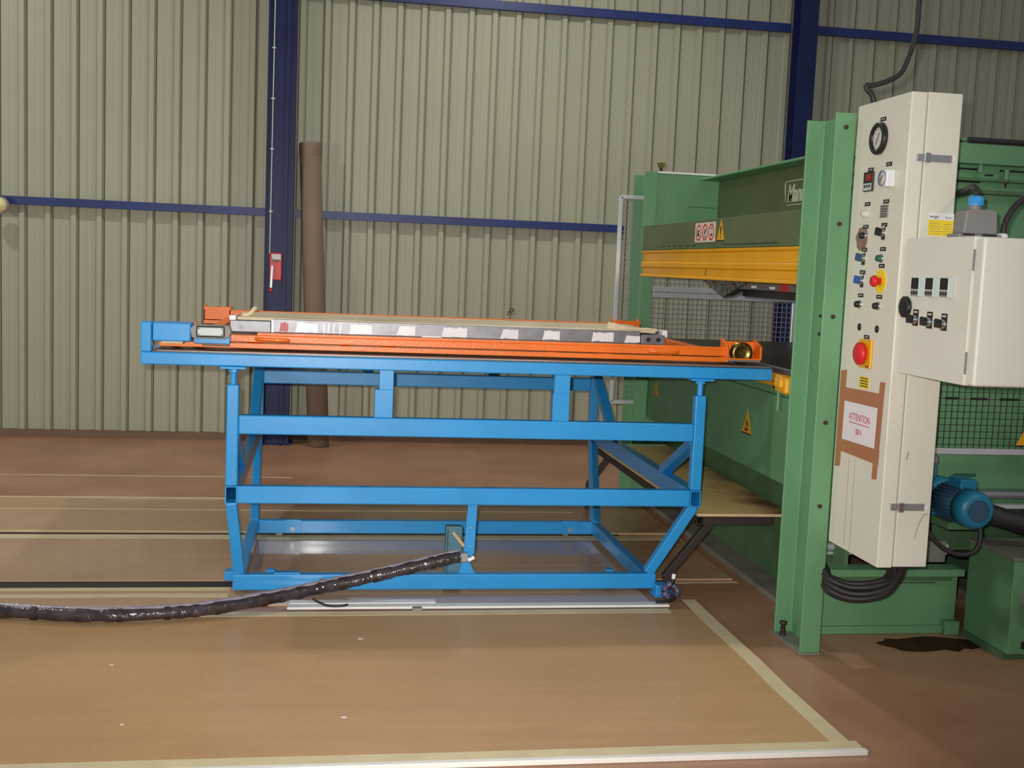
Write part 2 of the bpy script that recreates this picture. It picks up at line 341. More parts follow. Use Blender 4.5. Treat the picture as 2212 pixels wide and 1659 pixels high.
# front edge of the taped board, turned down and bright
tag(box(-6.5, 1.80, 3.402, 3.425, 0.0005, 0.018).build('edge_strip', 'slat', None, 0.002), 'white strip along the front edge of the foreground board', 'strip')
for y0, y1, z, nm in ((5.397, 5.510, 0.004, 'black track slot in the floor nearer the camera'), (6.442, 6.493, 0.004, 'narrow black track slot farther from the camera')):
    t = thing('floor_track', nm, 'track', (0, y0, 0), 'floor tracks of the roller table')
    box(-6.5, 1.75, y0, y1, 0.0004, 0.0016).build('channel', 'black', t)
    box(-6.5, 1.75, y0, y0+0.005, 0.0016, z).build('lip', 'darksteel', t)
    box(-6.5, 1.75, y1-0.005, y1, 0.0016, z).build('lip', 'darksteel', t)
tag(box(-0.12, 0.535, 5.105, 5.155, 0.0085, 0.016).build('white_slat', 'slat', None, 0.002), 'short white slat lying beneath the table front beam', 'slat')
tag(box(-0.13, 1.615, 5.02, 5.072, 0.011, 0.022).build('white_slat', 'slat', None, 0.002), 'long white slat lying in front of the table', 'slat')
tag(box(0.42, 0.463, 4.985, 5.018, 0.0116, 0.024).build('rubber_block', 'grey', None, 0.002), 'small dark grey block lying against the long white slat', 'block')
mm = MB(); pl = []
for i in range(26):
    a_ = 2*math.pi*i/26; pl.append((2.63+0.225*math.cos(a_)*(1+random.uniform(-.12,.12)), 4.50+0.105*math.sin(a_)*(1+random.uniform(-.3,.3))))
mm.prism(pl, (0,0,0.0006), (1,0,0), (0,1,0), 0.001); tag(mm.build('oil_stain', 'oil'), 'dark brown oil stain on the floor before the press', 'stain')

for x, y, r_, lb in ((-0.75, 4.35, 0.008, 'white paint fleck at the far left of the foreground board'), (-0.62, 3.78, 0.010, 'white paint fleck near the lower left corner of the foreground board'),
                     (0.10, 3.80, 0.011, 'largest white paint fleck in the front half of the foreground board'), (0.18, 4.62, 0.012, 'white paint fleck below the black cable end on the foreground board')):
    pl = [(x+r_*math.cos(k*1.05)*random.uniform(.6, 1.2), y+r_*math.sin(k*1.05)*random.uniform(.5, 1.0)) for k in range(6)]
    tag(MB().prism(pl, (0,0,0.0101), (1,0,0), (0,1,0), 0.0006).build('paint_fleck', 'slat'), lb, 'fleck', 'paint flecks on the foreground board')

# ================================================================== ROLLER TABLE
T = thing('roller_table', 'large light blue steel transfer table on floor tracks beside the press', 'table', (0.69, 6.3, 0))
BV = 0.006
def rhs_box(name, x0, x1, y0, y1, z0, z1, m='blue', par=T, bv=BV, **k): return box(x0, x1, y0, y1, z0, z1).build(name, m, par, bv, **k)
TX0, TX1 = -0.418, 1.797
for (ya, yb) in ((5.20, 5.25), (7.35, 7.40)):
    for x0 in (TX0, TX1-0.053):
        rhs_box('corner_post', x0, x0+0.053, ya, yb, 0.526, 0.982)
        xc = x0+0.027
        yc = (ya+yb)/2
        MB().cyl((xc, yc, 0.978), (xc, yc, 1.050), 0.014).build('jack_screw', 'blue', T)
        MB().cyl((xc, yc, 1.038), (xc, yc, 1.052), 0.026, n=6).build('jack_nut', 'blue', T, 0.002)
        rhs_box('jack_plate', xc-0.055, xc+0.055, yc-0.04, yc+0.04, 1.052, 1.062, bv=0.002)
    rhs_box('upper_rail', TX0+0.053, TX1-0.053, ya+0.002, yb-0.002, 0.760, 0.846)
rhs_box('middle_rail', TX0+0.05, TX1-0.053, 5.202, 5.248, 0.446, 0.526)
# transverse tubes with open ends
for x0 in (TX0, TX1-0.053):
    MB().rhs((x0+0.0265, 5.20, 0.485), (x0+0.0265, 7.40, 0.485), 0.053, 0.080, 0.005).build('cross_tube', 'blue', T)
# diagonal braces in each end frame
for x0 in (TX0, TX1-0.053):
    xc = x0+0.0265
    MB().bar((xc, 5.24, 0.76), (xc, 5.72, 0.53), 0.046, 0.06, (1,0,0)).build('diagonal_brace', 'blue', T, BV)
    MB().bar((xc, 7.36, 0.90), (xc, 6.80, 0.53), 0.046, 0.06, (1,0,0)).build('diagonal_brace', 'blue', T, BV)
# lower legs
def leg(a, b_): MB().bar(a, b_, 0.05, 0.05, (0,1,0)).build('lower_leg', 'blue', T, BV)
leg((TX0+0.0265, 5.23, 0.45), (-0.357, 5.305, 0.10)); leg((TX1-0.0265, 5.23, 0.45), (1.585, 5.305, 0.10))
leg((TX0+0.0265, 7.36, 0.47), (-0.352, 6.42, 0.08)); leg((TX1-0.0265, 7.36, 0.47), (1.585, 6.42, 0.08))
rhs_box('bottom_beam', -0.385, 1.622, 5.28, 5.33, 0.024, 0.098)
rhs_box('bottom_beam', -0.330, 1.61, 6.395, 6.445, 0.026, 0.100)
for x in (-0.357, 1.585): rhs_box('bottom_cross_tube', x-0.027, x+0.027, 5.33, 6.395, 0.03, 0.096)
for x in (-0.22, 1.42):
    for y in (5.455, 6.467):
        MB().cyl((x, y-0.012, 0.028), (x, y+0.012, 0.028), 0.026).build('track_wheel', 'galv', T, 0.002)
        rhs_box('wheel_fork', x-0.02, x+0.02, y-0.06 if y < 6 else y-0.03, y-0.014, 0.02, 0.088, bv=0.002)
for x in (-0.145, 1.43):
    rhs_box('axle_plate', x-0.045, x+0.045, 6.388, 6.396, 0.03, 0.106, bv=0.002)
    MB().cyl((x, 6.389, 0.055), (x, 6.378, 0.055), 0.012).build('bolt', 'galv', T)
rhs_box('weld_plate', -0.20, -0.08, 5.285, 5.33, 0.098, 0.106, bv=0.002)
rhs_box('corner_lug', -0.425, -0.36, 5.325, 5.40, 0.058, 0.10, bv=0.003)
MB().cyl((0.02, 5.279, 0.07), (0.02, 5.272, 0.07), 0.012).build('bolt', 'brass', T)
MB().cyl((0.055, 5.279, 0.072), (0.055, 5.272, 0.072), 0.010).build('bolt', 'black', T)
# foot to floor at right front
t2 = rhs_box('floor_foot', 1.60, 1.665, 5.20, 5.28, 0.009, 0.062, bv=0.006)
box(1.59, 1.70, 5.18, 5.29, 0.0085, 0.014).build('foot_plate', 'blue', t2, 0.002)
# telescopic plates
for (xa, xb, xc, xd) in ((0.254, 0.318, 0.234, 0.318), (1.062, 1.136, 1.057, 1.136)):
    rhs_box('sliding_plate', xa, xb, 5.21, 5.235, 0.90, 1.075, bv=0.002)
    rhs_box('sleeve', xc, xd, 5.204, 5.246, 0.846, 0.976, bv=0.003)
    rhs_box('sliding_plate', xa, xb, 7.365, 7.39, 0.846, 1.075, bv=0.002)
# top frame and plate
rhs_box('top_beam', -0.788, 2.118, 5.20, 5.26, 1.062, 1.118)
rhs_box('top_beam', -0.788, 2.118, 7.34, 7.40, 1.062, 1.118)
rhs_box('end_beam', -0.788, -0.74, 5.26, 7.34, 1.062, 1.118)
rhs_box('upstand', -0.788, -0.741, 5.20, 5.26, 1.118, 1.250)
for x in (0.15, 0.85, 1.55): rhs_box('cross_member', x, x+0.05, 5.26, 7.34, 1.06, 1.115)
rhs_box('table_plate', -0.739, 2.118, 5.206, 7.394, 1.1185, 1.1225, 'plate', bv=0.0, label='dark brown steel table surface')
box(-0.72, 2.11, 5.212, 5.226, 1.1225, 1.126).build('guide_strip', 'galv', T, 0.001)
# hanging arm and foot lug
t2 = MB().prism([(0.680,0.446),(0.724,0.446),(0.718,0.215),(0.700,0.200),(0.676,0.208),(0.668,0.225)], (0, 5.215, 0), (1,0,0), (0,0,1), -0.012).build('hanging_arm', 'blue', T, 0.002)
for z in (0.34, 0.25): MB().cyl((0.695, 5.214, z), (0.695, 5.209, z), 0.005).build('bolt', 'galv', t2)
MB().prism([(0.655,0.098),(0.735,0.098),(0.705,0.16),(0.672,0.16)], (0, 5.29, 0), (1,0,0), (0,0,1), -0.012).build('lug', 'blue', T, 0.002)
# drive cover and plug socket at left front
t2 = rhs_box('drive_cover', -0.737, -0.575, 5.20, 5.32, 1.166, 1.248, bv=0.006)
box(-0.70, -0.61, 5.215, 5.30, 1.155, 1.167).build('felt_pad', 'wood', t2)
t2 = rhs_box('socket_bracket', -0.566, -0.410, 5.232, 5.31, 1.158, 1.2, bv=0.003)
MB().prism([(-0.572,1.186),(-0.552,1.182),(-0.43,1.182),(-0.41,1.192),(-0.402,1.215),(-0.412,1.242),(-0.56,1.244),(-0.58,1.226)], (0, 5.245, 0), (1,0,0), (0,0,1), 0.045).build('socket_shell', 'grey', t2, 0.004)
t3 = box(-0.552, -0.430, 5.192, 5.205, 1.189, 1.238).build('gasket', 'black', t2, 0.004)
box(-0.546, -0.436, 5.186, 5.193, 1.196, 1.232).build('contact_insert', 'lightgrey', t2, 0.003)
for x in (-0.541, -0.441):
    for z in (1.200, 1.228): MB().cyl((x, 5.187, z), (x, 5.182, z), 0.005, n=12).build('screw', 'chrome', t2)
box(-0.53, -0.41, 5.228, 5.24, 1.150, 1.155).build('hook_clip', 'black', t2)

# ================================================================== TROLLEY (orange)
R_ = thing('mould_trolley', 'orange steel wheeled carrier lying on top of the blue table', 'trolley', (0.68, 6.4, 1.1225))
def orail(y0, y1, x0, x1, front):
    s_ = box(x0, x1, y0, y1, 1.160 if front else 1.17, 1.192 if front else 1.213)
    s_.box(x0, x1, y0-0.015 if front else y0, y1, 1.124+0.008, 1.157)
    return s_.build('side_rail', 'orange', R_, 0.003)
orail(5.37, 5.41, -0.73, 1.95, True)
orail(7.40-0.04, 7.40, -0.73, 2.05, False)
MB().box(-0.30, 1.95, 5.371, 5.40, 1.192, 1.204).build('top_lip', 'orange', R_, 0.002)
for (x0, x1) in ((-0.30, -0.16), (1.55, 1.69)):
    q = smooth_path([(x0, 5.366, 1.178), (x0+0.015, 5.348, 1.176), (x1-0.015, 5.348, 1.174), (x1, 5.366, 1.172)], 4)
    MB().tube(q, 0.010, 10).build('grab_handle', 'orange', R_)
for (x0, x1) in ((-0.41, -0.34), (-0.27, 0.08), (0.12, 0.26), (0.33, 1.05), (1.10, 1.30), (1.36, 1.60), (1.66, 1.9)):
    box(x0, x1, 5.352, 5.36, 1.1565, 1.160).build('seam_slot', 'black', R_)
for x in (-0.60, 1.94): box(x, x+0.06, 5.41, 7.36, 1.14, 1.17).build('cross_bar', 'orange', R_, 0.003)
def bracket(x0, x1, y0, y1):
    br = MB()
    zt = 1.243
    br.box(x0, x1, *((y1-0.008, y1) if y0 < 6 else (y0, y0+0.008)), 1.150 if y0 < 6 else 1.126, zt-0.012)      # back sheet
    br.box(x0, x1, y0, y1, 1.146, 1.154)
    for xa in (x0, x1-0.008):
        br.prism([(y0,1.15),(y1,1.15),(y1,zt),(y1-0.03,zt),(y0,zt-0.03)], (xa, 0, 0), (0,1,0), (0,0,1), 0.008)
    t_ = br.build('wheel_bracket', 'orange', R_, 0.0015)
    return t_
for (x0, x1, y0, y1) in ((1.935, 2.115, 5.345, 5.45), (-0.735, -0.575, 5.38, 5.47), (-0.735, -0.575, 7.34, 7.44), (1.875, 2.055, 7.34, 7.44)):
    br = bracket(x0, x1, y0, y1)
    xc = (x0+x1)/2-0.005; yc = (y0+y1)/2
    wy = y0+0.035 if y0 < 6 else y0+0.045
    MB().lathe((xc, wy-0.02, 1.1775), (0,1,0), [(0,0.012),(0,0.030),(-0.004,0.034),(-0.004,0.052),(0.004,0.0545),(0.018,0.040),(0.032,0.0545),(0.04,0.052),(0.04,0.0)], 36).build('grooved_wheel', 'brass', br)
    MB().cyl((xc, wy-0.03, 1.1775), (xc, wy+0.04, 1.1775), 0.011, n=6).build('axle', 'brass', br)
    box(x0+0.005, x1-0.005, y0+0.005, y0+0.06, 1.137, 1.146).build('wheel_guard', 'galv', br, 0.001)

# ================================================================== MOULD on trolley
Q_ = thing('aluminium_mould', 'long grey aluminium mould patched with white tape on the orange trolley', 'mould', (0.62, 5.8, 1.19))
fr = box(-0.235, 1.54, 5.50, 6.08, 1.200, 1.262).build('frame', 'mould', Q_, 0.002)
box(-0.40, 1.62, 5.515, 6.075, 1.254, 1.2665).build('top_sheet', 'sheet', Q_)
for (x0, x1) in ((-0.432, -0.245), (1.545, 1.665)):
    e = box(x0, x1, 5.492, 6.09, 1.198, 1.252 if x0 < 0 else 1.246).build('end_block', 'mould', Q_, 0.003)
    for x in ((x0+0.055, x0+0.115) if x0 < 0 else (x0+0.035, x0+0.085)):
        MB().cyl((x, 5.493, 1.222), (x, 5.486, 1.222), 0.011, n=16).build('screw_head', 'chrome' if x0 < 0 else 'black', e)
box(-0.435, -0.405, 5.495, 5.56, 1.252, 1.274).build('corner_tab', 'white', Q_, 0.002)
box(1.652, 1.677, 5.495, 5.56, 1.235, 1.270).build('corner_tab', 'white', Q_, 0.002)
box(-0.243, -0.232, 5.490, 5.503, 1.200, 1.258).build('joint_strip', 'white', Q_)
def wavy(x0, x1, z0, z1, y, m, name='tape_patch'):
    n_ = 7; lo = [(x0+(x1-x0)*i/n_, z0+random.uniform(0, 0.006)) for i in range(n_+1)]; hi = [(x1-(x1-x0)*i/n_, z1-random.uniform(0, 0.006)) for i in range(n_+1)]
    lo[0] = (x0-random.uniform(0, .01), z0); hi[-1] = (x0+random.uniform(0, .012), z1)
    return MB().prism(lo+hi, (0, y, 0), (1,0,0), (0,0,1), 0.0015).build(name, m, Q_)
for x0, x1 in ((-0.125, -0.03), (0.12, 0.225), (0.345, 0.43), (0.565, 0.68), (0.845, 0.93), (1.055, 1.135), (1.30, 1.405)): wavy(x0, x1, 1.203, 1.252, 5.499, 'white')
wavy(1.47, 1.54, 1.203, 1.24, 5.499, 'white')
wavy(-0.20, -0.165, 1.203, 1.25, 5.499, 'redtape', 'red_tape_patch')
for x in (0.0, 0.02, 0.045, 0.075, 0.24, 0.26, 0.29, 0.315): MB().bar((x, 5.4985, 1.207), (x+random.uniform(-.005,.005), 5.4985, 1.25), 0.005, 0.002, (0,1,0)).build('film_crease', 'chrome', Q_)
MB().prism([(0.46,1.199),(0.56,1.199),(0.55,1.206),(0.47,1.206)], (0,5.497,0),(1,0,0),(0,0,1),0.002).build('torn_film', 'white', Q_)
# loose cloth edge standing up at right and knot at left
mm = MB(); pts = [(1.395,0.028),(1.43,0.026),(1.48,0.012),(1.53,0.002),(1.60,0.006),(1.65,0.002)]
for (xa, za), (xb, zb) in zip(pts[:-1], pts[1:]):
    mm.add([(xa,5.56,1.262),(xb,5.56,1.262),(xb,5.59,1.262+zb+0.008),(xa,5.59,1.262+za+0.008),(xa,5.60,1.262),(xb,5.60,1.262)], [(0,1,2,3),(3,2,5,4)])
mm.build('loose_cloth_edge', 'cloth', Q_)
MB().tube(smooth_path([(-0.385,5.62,1.272),(-0.36,5.62,1.273),(-0.342,5.62,1.284),(-0.332,5.63,1.300),(-0.326,5.64,1.304)], 4), 0.010, 8).build('knotted_cord', 'cloth', Q_)
t = thing('wire_loop', 'small dark wire loop standing on the rear orange rail', 'wire', (1.0, 7.38, 1.238))
MB().tube(smooth_path([(1.17,7.38,1.238),(1.18,7.38,1.262),(1.198,7.38,1.285),(1.212,7.38,1.272),(1.195,7.38,1.258),(1.182,7.38,1.27)], 6), 0.0035, 6).build('loop', 'darksteel', t)

# ================================================================== HOSE / CABLES ON FLOOR
H_ = thing('wrapped_hose', 'dark hose wrapped in shiny clear film lying along the floor to the table', 'hose', (-0.7, 4.9, 0.04))
path = [(-3.4,5.0,0.045),(-2.2,4.96,0.045),(-1.45,4.94,0.045),(-1.0,4.86,0.045),(-0.73,4.86,0.045),(-0.45,4.92,0.048),(-0.15,5.06,0.062),(0.05,5.13,0.085),(0.236,5.15,0.122),(0.446,5.155,0.170),(0.60,5.16,0.206),(0.645,5.17,0.212)]
sp = smooth_path(path, 10)
MB().tube(sp, 0.026, 14, 0.10).build('hose', 'foil', H_)
MB().tube([p+Vector((0,0.016,0.012)) for p in sp[2:-4]], 0.021, 12, 0.06).build('loose_film', 'film', H_)
def hose_at(x):
    return min(range(len(sp)-1), key=lambda i: abs(sp[i].x-x))
for x in (-1.16, -0.97, -0.80, -0.62, -0.42, -0.23, -0.08, 0.10, 0.26, 0.40, 0.52):
    i = hose_at(x); d = (sp[i+1]-sp[i]).normalized()
    MB().cyl(sp[i]-d*0.012, sp[i]+d*0.012, 0.0285, n=16).build('tape_band', 'darksteel', H_)
MB().bar(sp[-1], sp[-1]+Vector((0.035,0,0.0)), 0.05, 0.04).build('end_clamp', 'galv', H_, 0.003)
MB().tube([(0.665,5.165,0.205),(0.69,5.16,0.20),(0.71,5.16,0.212)], 0.010, 10).build('white_plug', 'white', H_)
t = thing('cable_post', 'dull teal steel post behind the end of the wrapped hose', 'post', (0.62, 5.36, 0))
box(0.595, 0.675, 5.34, 5.385, 0.0105, 0.315).build('post', 'teal', t, 0.006)
MB().prism([(0.603,0.03),(0.607,0.03),(0.607,0.305),(0.603,0.305)], (0,5.341,0),(1,0,0),(0,0,1),0.002).build('edge_fold', 'darksteel', t)
MB().cyl((0.63, 5.33, 0.286), (0.695, 5.255, 0.215), 0.009, n=10).build('wooden_peg', 'wood', t)
tag(MB().tube(smooth_path([(-0.02,5.062,0.050),(0.0,5.050,0.040),(0.045,5.02,0.030),(0.10,5.01,0.030),(0.135,5.02,0.034)], 6), 0.0055, 8).build('cable_tail', 'rubber'), 'thin black cable end curling from the wrapped hose onto the slat', 'cable')
t = thing('hanging_cable', 'dark cable with blue-grey wrap curling down at the table right foot', 'cable', (1.66, 5.15, 0))
MB().tube(smooth_path([(1.675,5.17,0.135),(1.670,5.165,0.10),(1.655,5.16,0.075),(1.62,5.15,0.05),(1.63,5.13,0.02),(1.66,5.10,0.0),(1.655,5.08,0.02)][:5]+[(1.66,5.10,0.035),(1.645,5.075,0.030),(1.60,5.05,0.028),(1.555,5.045,0.030)], 6), 0.008, 8).build('cable', 'rubber', t)
MB().tube(smooth_path([(1.655,5.155,0.085),(1.625,5.15,0.06),(1.628,5.14,0.035),(1.65,5.12,0.03)], 5), 0.017, 10, 0.15).build('plastic_wrap', 'wrap', t)
MB().tube(smooth_path([(1.665,5.15,0.08),(1.685,5.14,0.06),(1.685,5.13,0.04),(1.66,5.12,0.026)], 5), 0.012, 10, 0.15).build('plastic_wrap', 'wrap', t)
MB().cyl((1.672,5.165,0.105),(1.676,5.168,0.128), 0.010, n=10).build('white_ferrule', 'white', t)

# ================================================================== OSB SHELF
t = thing('chipboard_shelf', 'soot-stained chipboard shelf on a dark steel frame between table and press', 'shelf', (2.15, 6.3, 0))
box(1.803, 2.288, 5.245, 7.33, 0.392, 0.405).build('board', 'osb', t)
box(1.8, 2.288, 5.241, 5.245, 0.392, 0.405).build('board_edge', 'wood', t)
box(1.799, 1.803, 5.245, 7.33, 0.392, 0.405).build('board_edge', 'wood', t)
MB().rhs((1.815, 5.25, 0.37), (1.815, 7.33, 0.37), 0.034, 0.04, 0.004).build('steel_tube', 'darksteel', t)
MB().rhs((1.835, 5.27, 0.37), (2.19, 5.27, 0.37), 0.04, 0.04, 0.004).build('steel_tube', 'darksteel', t)
MB().rhs((1.835, 7.30, 0.37), (2.28, 7.30, 0.37), 0.04, 0.04, 0.004).build('steel_tube', 'darksteel', t)
for y in (5.30, 7.28): MB().bar((1.885, y, 0.352), (1.67, y, 0.075) if y < 6 else (1.74, y, 0.15), 0.036, 0.036, (0,1,0)).build('strut', 'darksteel', t, 0.002)
for y in (5.30, 7.28): MB().bar((1.67 if y < 6 else 1.74, y, 0.08 if y < 6 else 0.155), (1.735 if y < 6 else 1.74, y, 0.009), 0.03, 0.03, (0,1,0)).build('strut_foot', 'darksteel', t)

# ================================================================== HYDRAULIC PRESS
P = thing('hydraulic_press', 'green and yellow hydraulic press standing at the right behind the cabinets', 'press', (2.8, 5.9, 0))
def pb(name, x0, x1, y0, y1, z0, z1, m='green', par=P, bv=0.003, **k): return box(x0, x1, y0, y1, z0, z1).build(name, m, par, bv, **k)
def channel(y0, y1, x0, x1, z1):
    m_ = MB().prism([(x0,y0),(x1,y0),(x1,y1),(x0,y1),(x0,y1-0.012),(x1-0.012,y1-0.012),(x1-0.012,y0+0.012),(x0,y0+0.012)], (0,0,0.012), (1,0,0), (0,1,0), z1-0.012)
    t_ = m_.build('upright_channel', 'green', P, 0.003)
    box(x0-0.004, x1+0.004, y0-0.0, y1+0.03, 0.0005, 0.012).build('base_plate', 'base', t_, 0.002)
    return t_
for (ya, yb, xa, xb) in ((4.37, 4.655, 1.975, 2.062), (7.42, 7.72, 2.058, 2.142)):
    u_ = channel(ya, yb, xa, xb, 2.212)
    if ya < 5:
        for z in (2.155, 1.775, 1.405, 0.975, 0.630): MB().cyl((2.018, ya+0.001, z), (2.018, ya-0.006, z), 0.009, n=12).build('bolt', 'darksteel', u_)
        for z in (1.40, 1.325): MB().cyl((2.048, 4.55, z), (2.042, 4.55, z), 0.007, n=10).build('bolt', 'darksteel', u_)
        MB().lathe((1.995, 4.60, 0.012), (0,0,1), [(0,0.014),(0.045,0.009),(0.05,0.016),(0.062,0.017),(0.066,0)], 12).build('anchor_bolt', 'darksteel', u_)
# rear uprights (far side of the machine)
for (ya, yb) in ((4.37, 4.655), (7.42, 7.72)):
    m_ = MB().prism([(3.61,ya),(3.70,ya),(3.70,yb),(3.61,yb)], (0,0,0.012), (1,0,0), (0,1,0), 2.2); m_.build('upright_channel', 'green', P, 0.003)
# near and far end plates
pb('end_plate', 2.062, 3.61, 4.655, 4.672, 0.655, 2.155)
pb('end_plate', 2.142, 2.60, 7.45, 7.47, 1.60, 2.205)
pb('end_plate_cap', 2.15, 2.66, 7.43, 7.52, 2.205, 2.217, 'slat')
pb('seam', 2.37, 2.56, 7.447, 7.45, 1.995, 1.998, 'black', bv=0)
t2 = thing('valve', 'small brass and black valve on top of the far press plate', 'valve', (2.17, 7.46, 2.217))
MB().cyl((2.17,7.46,2.217),(2.17,7.46,2.245),0.010).build('stem', 'black', t2)
MB().prism([(-.018,0),(.018,0),(.028,.035),(.012,.03),(0,.038),(-.012,.03),(-.028,.035)], (2.17,7.46,2.242),(1,0,0),(0,0,1),0.014).build('handle', 'brass', t2)
# top I-beam
pb('top_flange', 2.44, 2.72, 4.672, 7.45, 2.172, 2.186)
t2 = pb('top_web', 2.572, 2.586, 4.672, 7.45, 1.855, 2.172, 'olive')
pb('beam_bottom_flange', 2.44, 2.72, 4.672, 7.45, 1.856, 1.868)
pb('top_flange', 3.1, 3.37, 4.672, 7.15, 2.162, 2.176); pb('top_web', 3.228, 3.242, 4.672, 7.15, 1.842, 2.162)
# name plate on the web: rounded frame and script lettering, mostly behind the upright
fy0, fy1, fz0, fz1 = 6.055, 5.30, 1.944, 2.072
ry = []
def rr(y0, y1, z0, z1, r):
    out = []
    for (cy, cz, a0) in ((y1+r, z0+r, 180), (y1+r, z1-r, 90), (y0-r, z1-r, 0), (y0-r, z0+r, 270)):
        for k in range(5):
            a_ = math.radians(a0 + (90-90*k/4) if False else a0 + 90 - 90*k/4)
            out.append((cy+r*math.cos(a_), cz+r*math.sin(a_)))
    return out
lp = [(2.569, y, z) for y, z in ((6.265,1.962),(6.285,1.978),(6.300,2.080),(6.28,2.096),(5.52,2.096),(5.50,2.080),(5.50,1.978),(5.52,1.962),(6.265,1.962))]
MB().tube(lp, 0.0032, 6).build('logo_border', 'script', t2)
text('logo_lettering', 'Mann', 0.135, (2.5705, 6.262, 2.022), (0,-1,0), (0,0,1), 'script', t2, 0.0015, 'LEFT', 0.82, 0.2, bold=0.003)
# upper platen
t2 = pb('upper_platen', 2.062, 3.55, 4.674, 7.42, 1.697, 1.855, 'olive')
def tri(name, o, u, v, s_, par, glyph):
    u = Vector(u); v = Vector(v); n_ = u.cross(v)*0.0012; o = Vector(o)
    a_ = MB().prism([(-s_/2,0),(s_/2,0),(0,s_*0.92)], o, u, v, 0.0012).build(name, 'labely' if False else 'yellow', par)
    MB().prism([(-s_/2,0),(s_/2,0),(s_*0.46,s_*0.05),(-s_*0.46,s_*0.05)], o+n_, u, v, 0.0006).build('border', 'black', a_)
    g = MB()
    if glyph == '!':
        g.prism([(-.012*s_*8,.62*s_),(.012*s_*8*0.9,.62*s_),(.045*s_,.27*s_),(-.045*s_,.27*s_)], o+n_, u, v, 0.0006)
        g.prism([(-.05*s_,.2*s_),(.05*s_,.2*s_),(.05*s_,.12*s_),(-.05*s_,.12*s_)], o+n_, u, v, 0.0006)
    else:
        g.prism([(-.16*s_,.12*s_),(.10*s_,.12*s_),(.14*s_,.24*s_),(.02*s_,.2*s_),(-.14*s_,.26*s_)], o+n_, u, v, 0.0006)
        g.prism([(-.04*s_,.32*s_),(.12*s_,.28*s_),(.10*s_,.44*s_),(.02*s_,.40*s_),(.0,.5*s_),(-.10*s_,.48*s_)], o+n_, u, v, 0.0006)
    g.build('pictogram', 'black', a_); return a_
SX = 2.0615
sg = MB().prism([(0,0),(0.345,0),(0.345,0.108),(0,0.108)], (SX, 6.325, 1.731), (0,-1,0), (0,0,1), 0.0015).build('prohibition_sign', 'signwhite', t2)
sg['label'] = 'white sticker with three red prohibition circles'
for k in range(3):
    cy = 6.325-0.064-0.108*k; ring = MB(); n_ = 28
    for i in range(n_):
        a0, a1 = 2*math.pi*i/n_, 2*math.pi*(i+1)/n_
        ring.prism([(math.cos(a0)*.046, math.sin(a0)*.046), (math.cos(a1)*.046, math.sin(a1)*.046), (math.cos(a1)*.036, math.sin(a1)*.036), (math.cos(a0)*.036, math.sin(a0)*.036)], (SX-0.0016, cy, 1.785), (0,-1,0), (0,0,1), 0.0008)
    ring.build('red_circle', 'red', sg)
    pc = MB(); ox = (SX-0.0016, cy, 1.785)
    if k == 0: pc.prism([(-.02,.012),(.012,.016),(.01,.006),(-.006,0),(.016,-.012),(.01,-.022),(-.024,-.016),(-.02,-.004)], ox, (0,-1,0), (0,0,1), 0.0009)
    if k == 1: pc.prism([(-.018,-.008),(.006,.022),(.018,.016),(-.006,-.014)], ox, (0,-1,0), (0,0,1), 0.0009); pc.prism([(-.016,-.026),(.016,-.026),(.016,-.022),(-.016,-.022)], ox, (0,-1,0), (0,0,1), 0.0009)
    if k == 2: pc.prism([(-.012,.02),(.018,.024),(.018,.019),(-.012,.015)], ox, (0,-1,0), (0,0,1), 0.0009); pc.prism([(-.018,-.01),(.018,-.008),(.012,-.02),(-.006,-.024)], ox, (0,-1,0), (0,0,1), 0.0009)
    pc.build('pictogram', 'black', sg)
tri('warning_sign', (SX, 5.895, 1.733), (0,-1,0), (0,0,1), 0.125, t2, '!')
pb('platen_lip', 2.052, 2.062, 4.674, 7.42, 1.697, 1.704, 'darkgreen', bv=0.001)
for k in range(9): box(2.0605, 2.062, 7.33-0.12*k-0.06, 7.33-0.12*k, 1.712, 1.718).build('scorch_mark', 'black', t2)
box(2.0605, 2.062, 5.1, 5.85, 1.712, 1.716).build('scorch_mark', 'black', t2)
# yellow tool beams
for (z0, z1, nm) in ((1.604, 1.695, 'a'), (1.526, 1.604, 'b')):
    yb_ = MB().prism([(2.055,z1),(2.055,z1-0.014),(2.070,z1-0.022),(2.070,z0+0.020),(2.055,z0+0.012),(2.055,z0),(2.20,z0),(2.20,z1)], (0,7.415,0), (1,0,0), (0,0,1), 7.415-4.68)
    o_ = yb_.build('yellow_tool_beam', 'yellow', P, 0.002)
    if nm == 'b': text('beam_mark', '2', 0.045, (2.069, 6.13, 1.566), (0,-1,0), (0,0,1), 'black', o_)
pb('yellow_tool_beam', 3.3, 3.45, 4.66, 7.11, 1.53, 1.69, 'yellow')
# torn film and tool under the upper beam
t2 = thing('upper_tool', 'grey tool with torn foil hanging under the yellow press beam', 'tool', (2.6, 5.9, 1.44))
box(2.20, 3.2, 4.72, 6.05, 1.484, 1.524).build('tool_body', 'mould', t2, 0.003)
box(2.26, 3.2, 4.74, 6.05, 1.444, 1.483).build('tool_plate', 'black', t2, 0.003)
box(2.197, 2.200, 5.27, 5.37, 1.486, 1.523).build('red_tape_patch', 'redtape', t2)
for y in (5.45, 5.7): box(2.197, 2.200, y, y+0.06, 1.494, 1.506).build('tape_patch', 'white', t2)
mm = MB(); mm.add([(2.19,6.55,1.524),(2.19,5.80,1.524),(2.19,6.17,1.432),(2.19,6.02,1.470),(2.26,6.19,1.44),(2.26,6.55,1.524),(2.26,5.80,1.524)], [(0,1,3,2),(0,2,4,5),(1,6,4,2)])
mm.build('torn_foil', 'foil', t2)
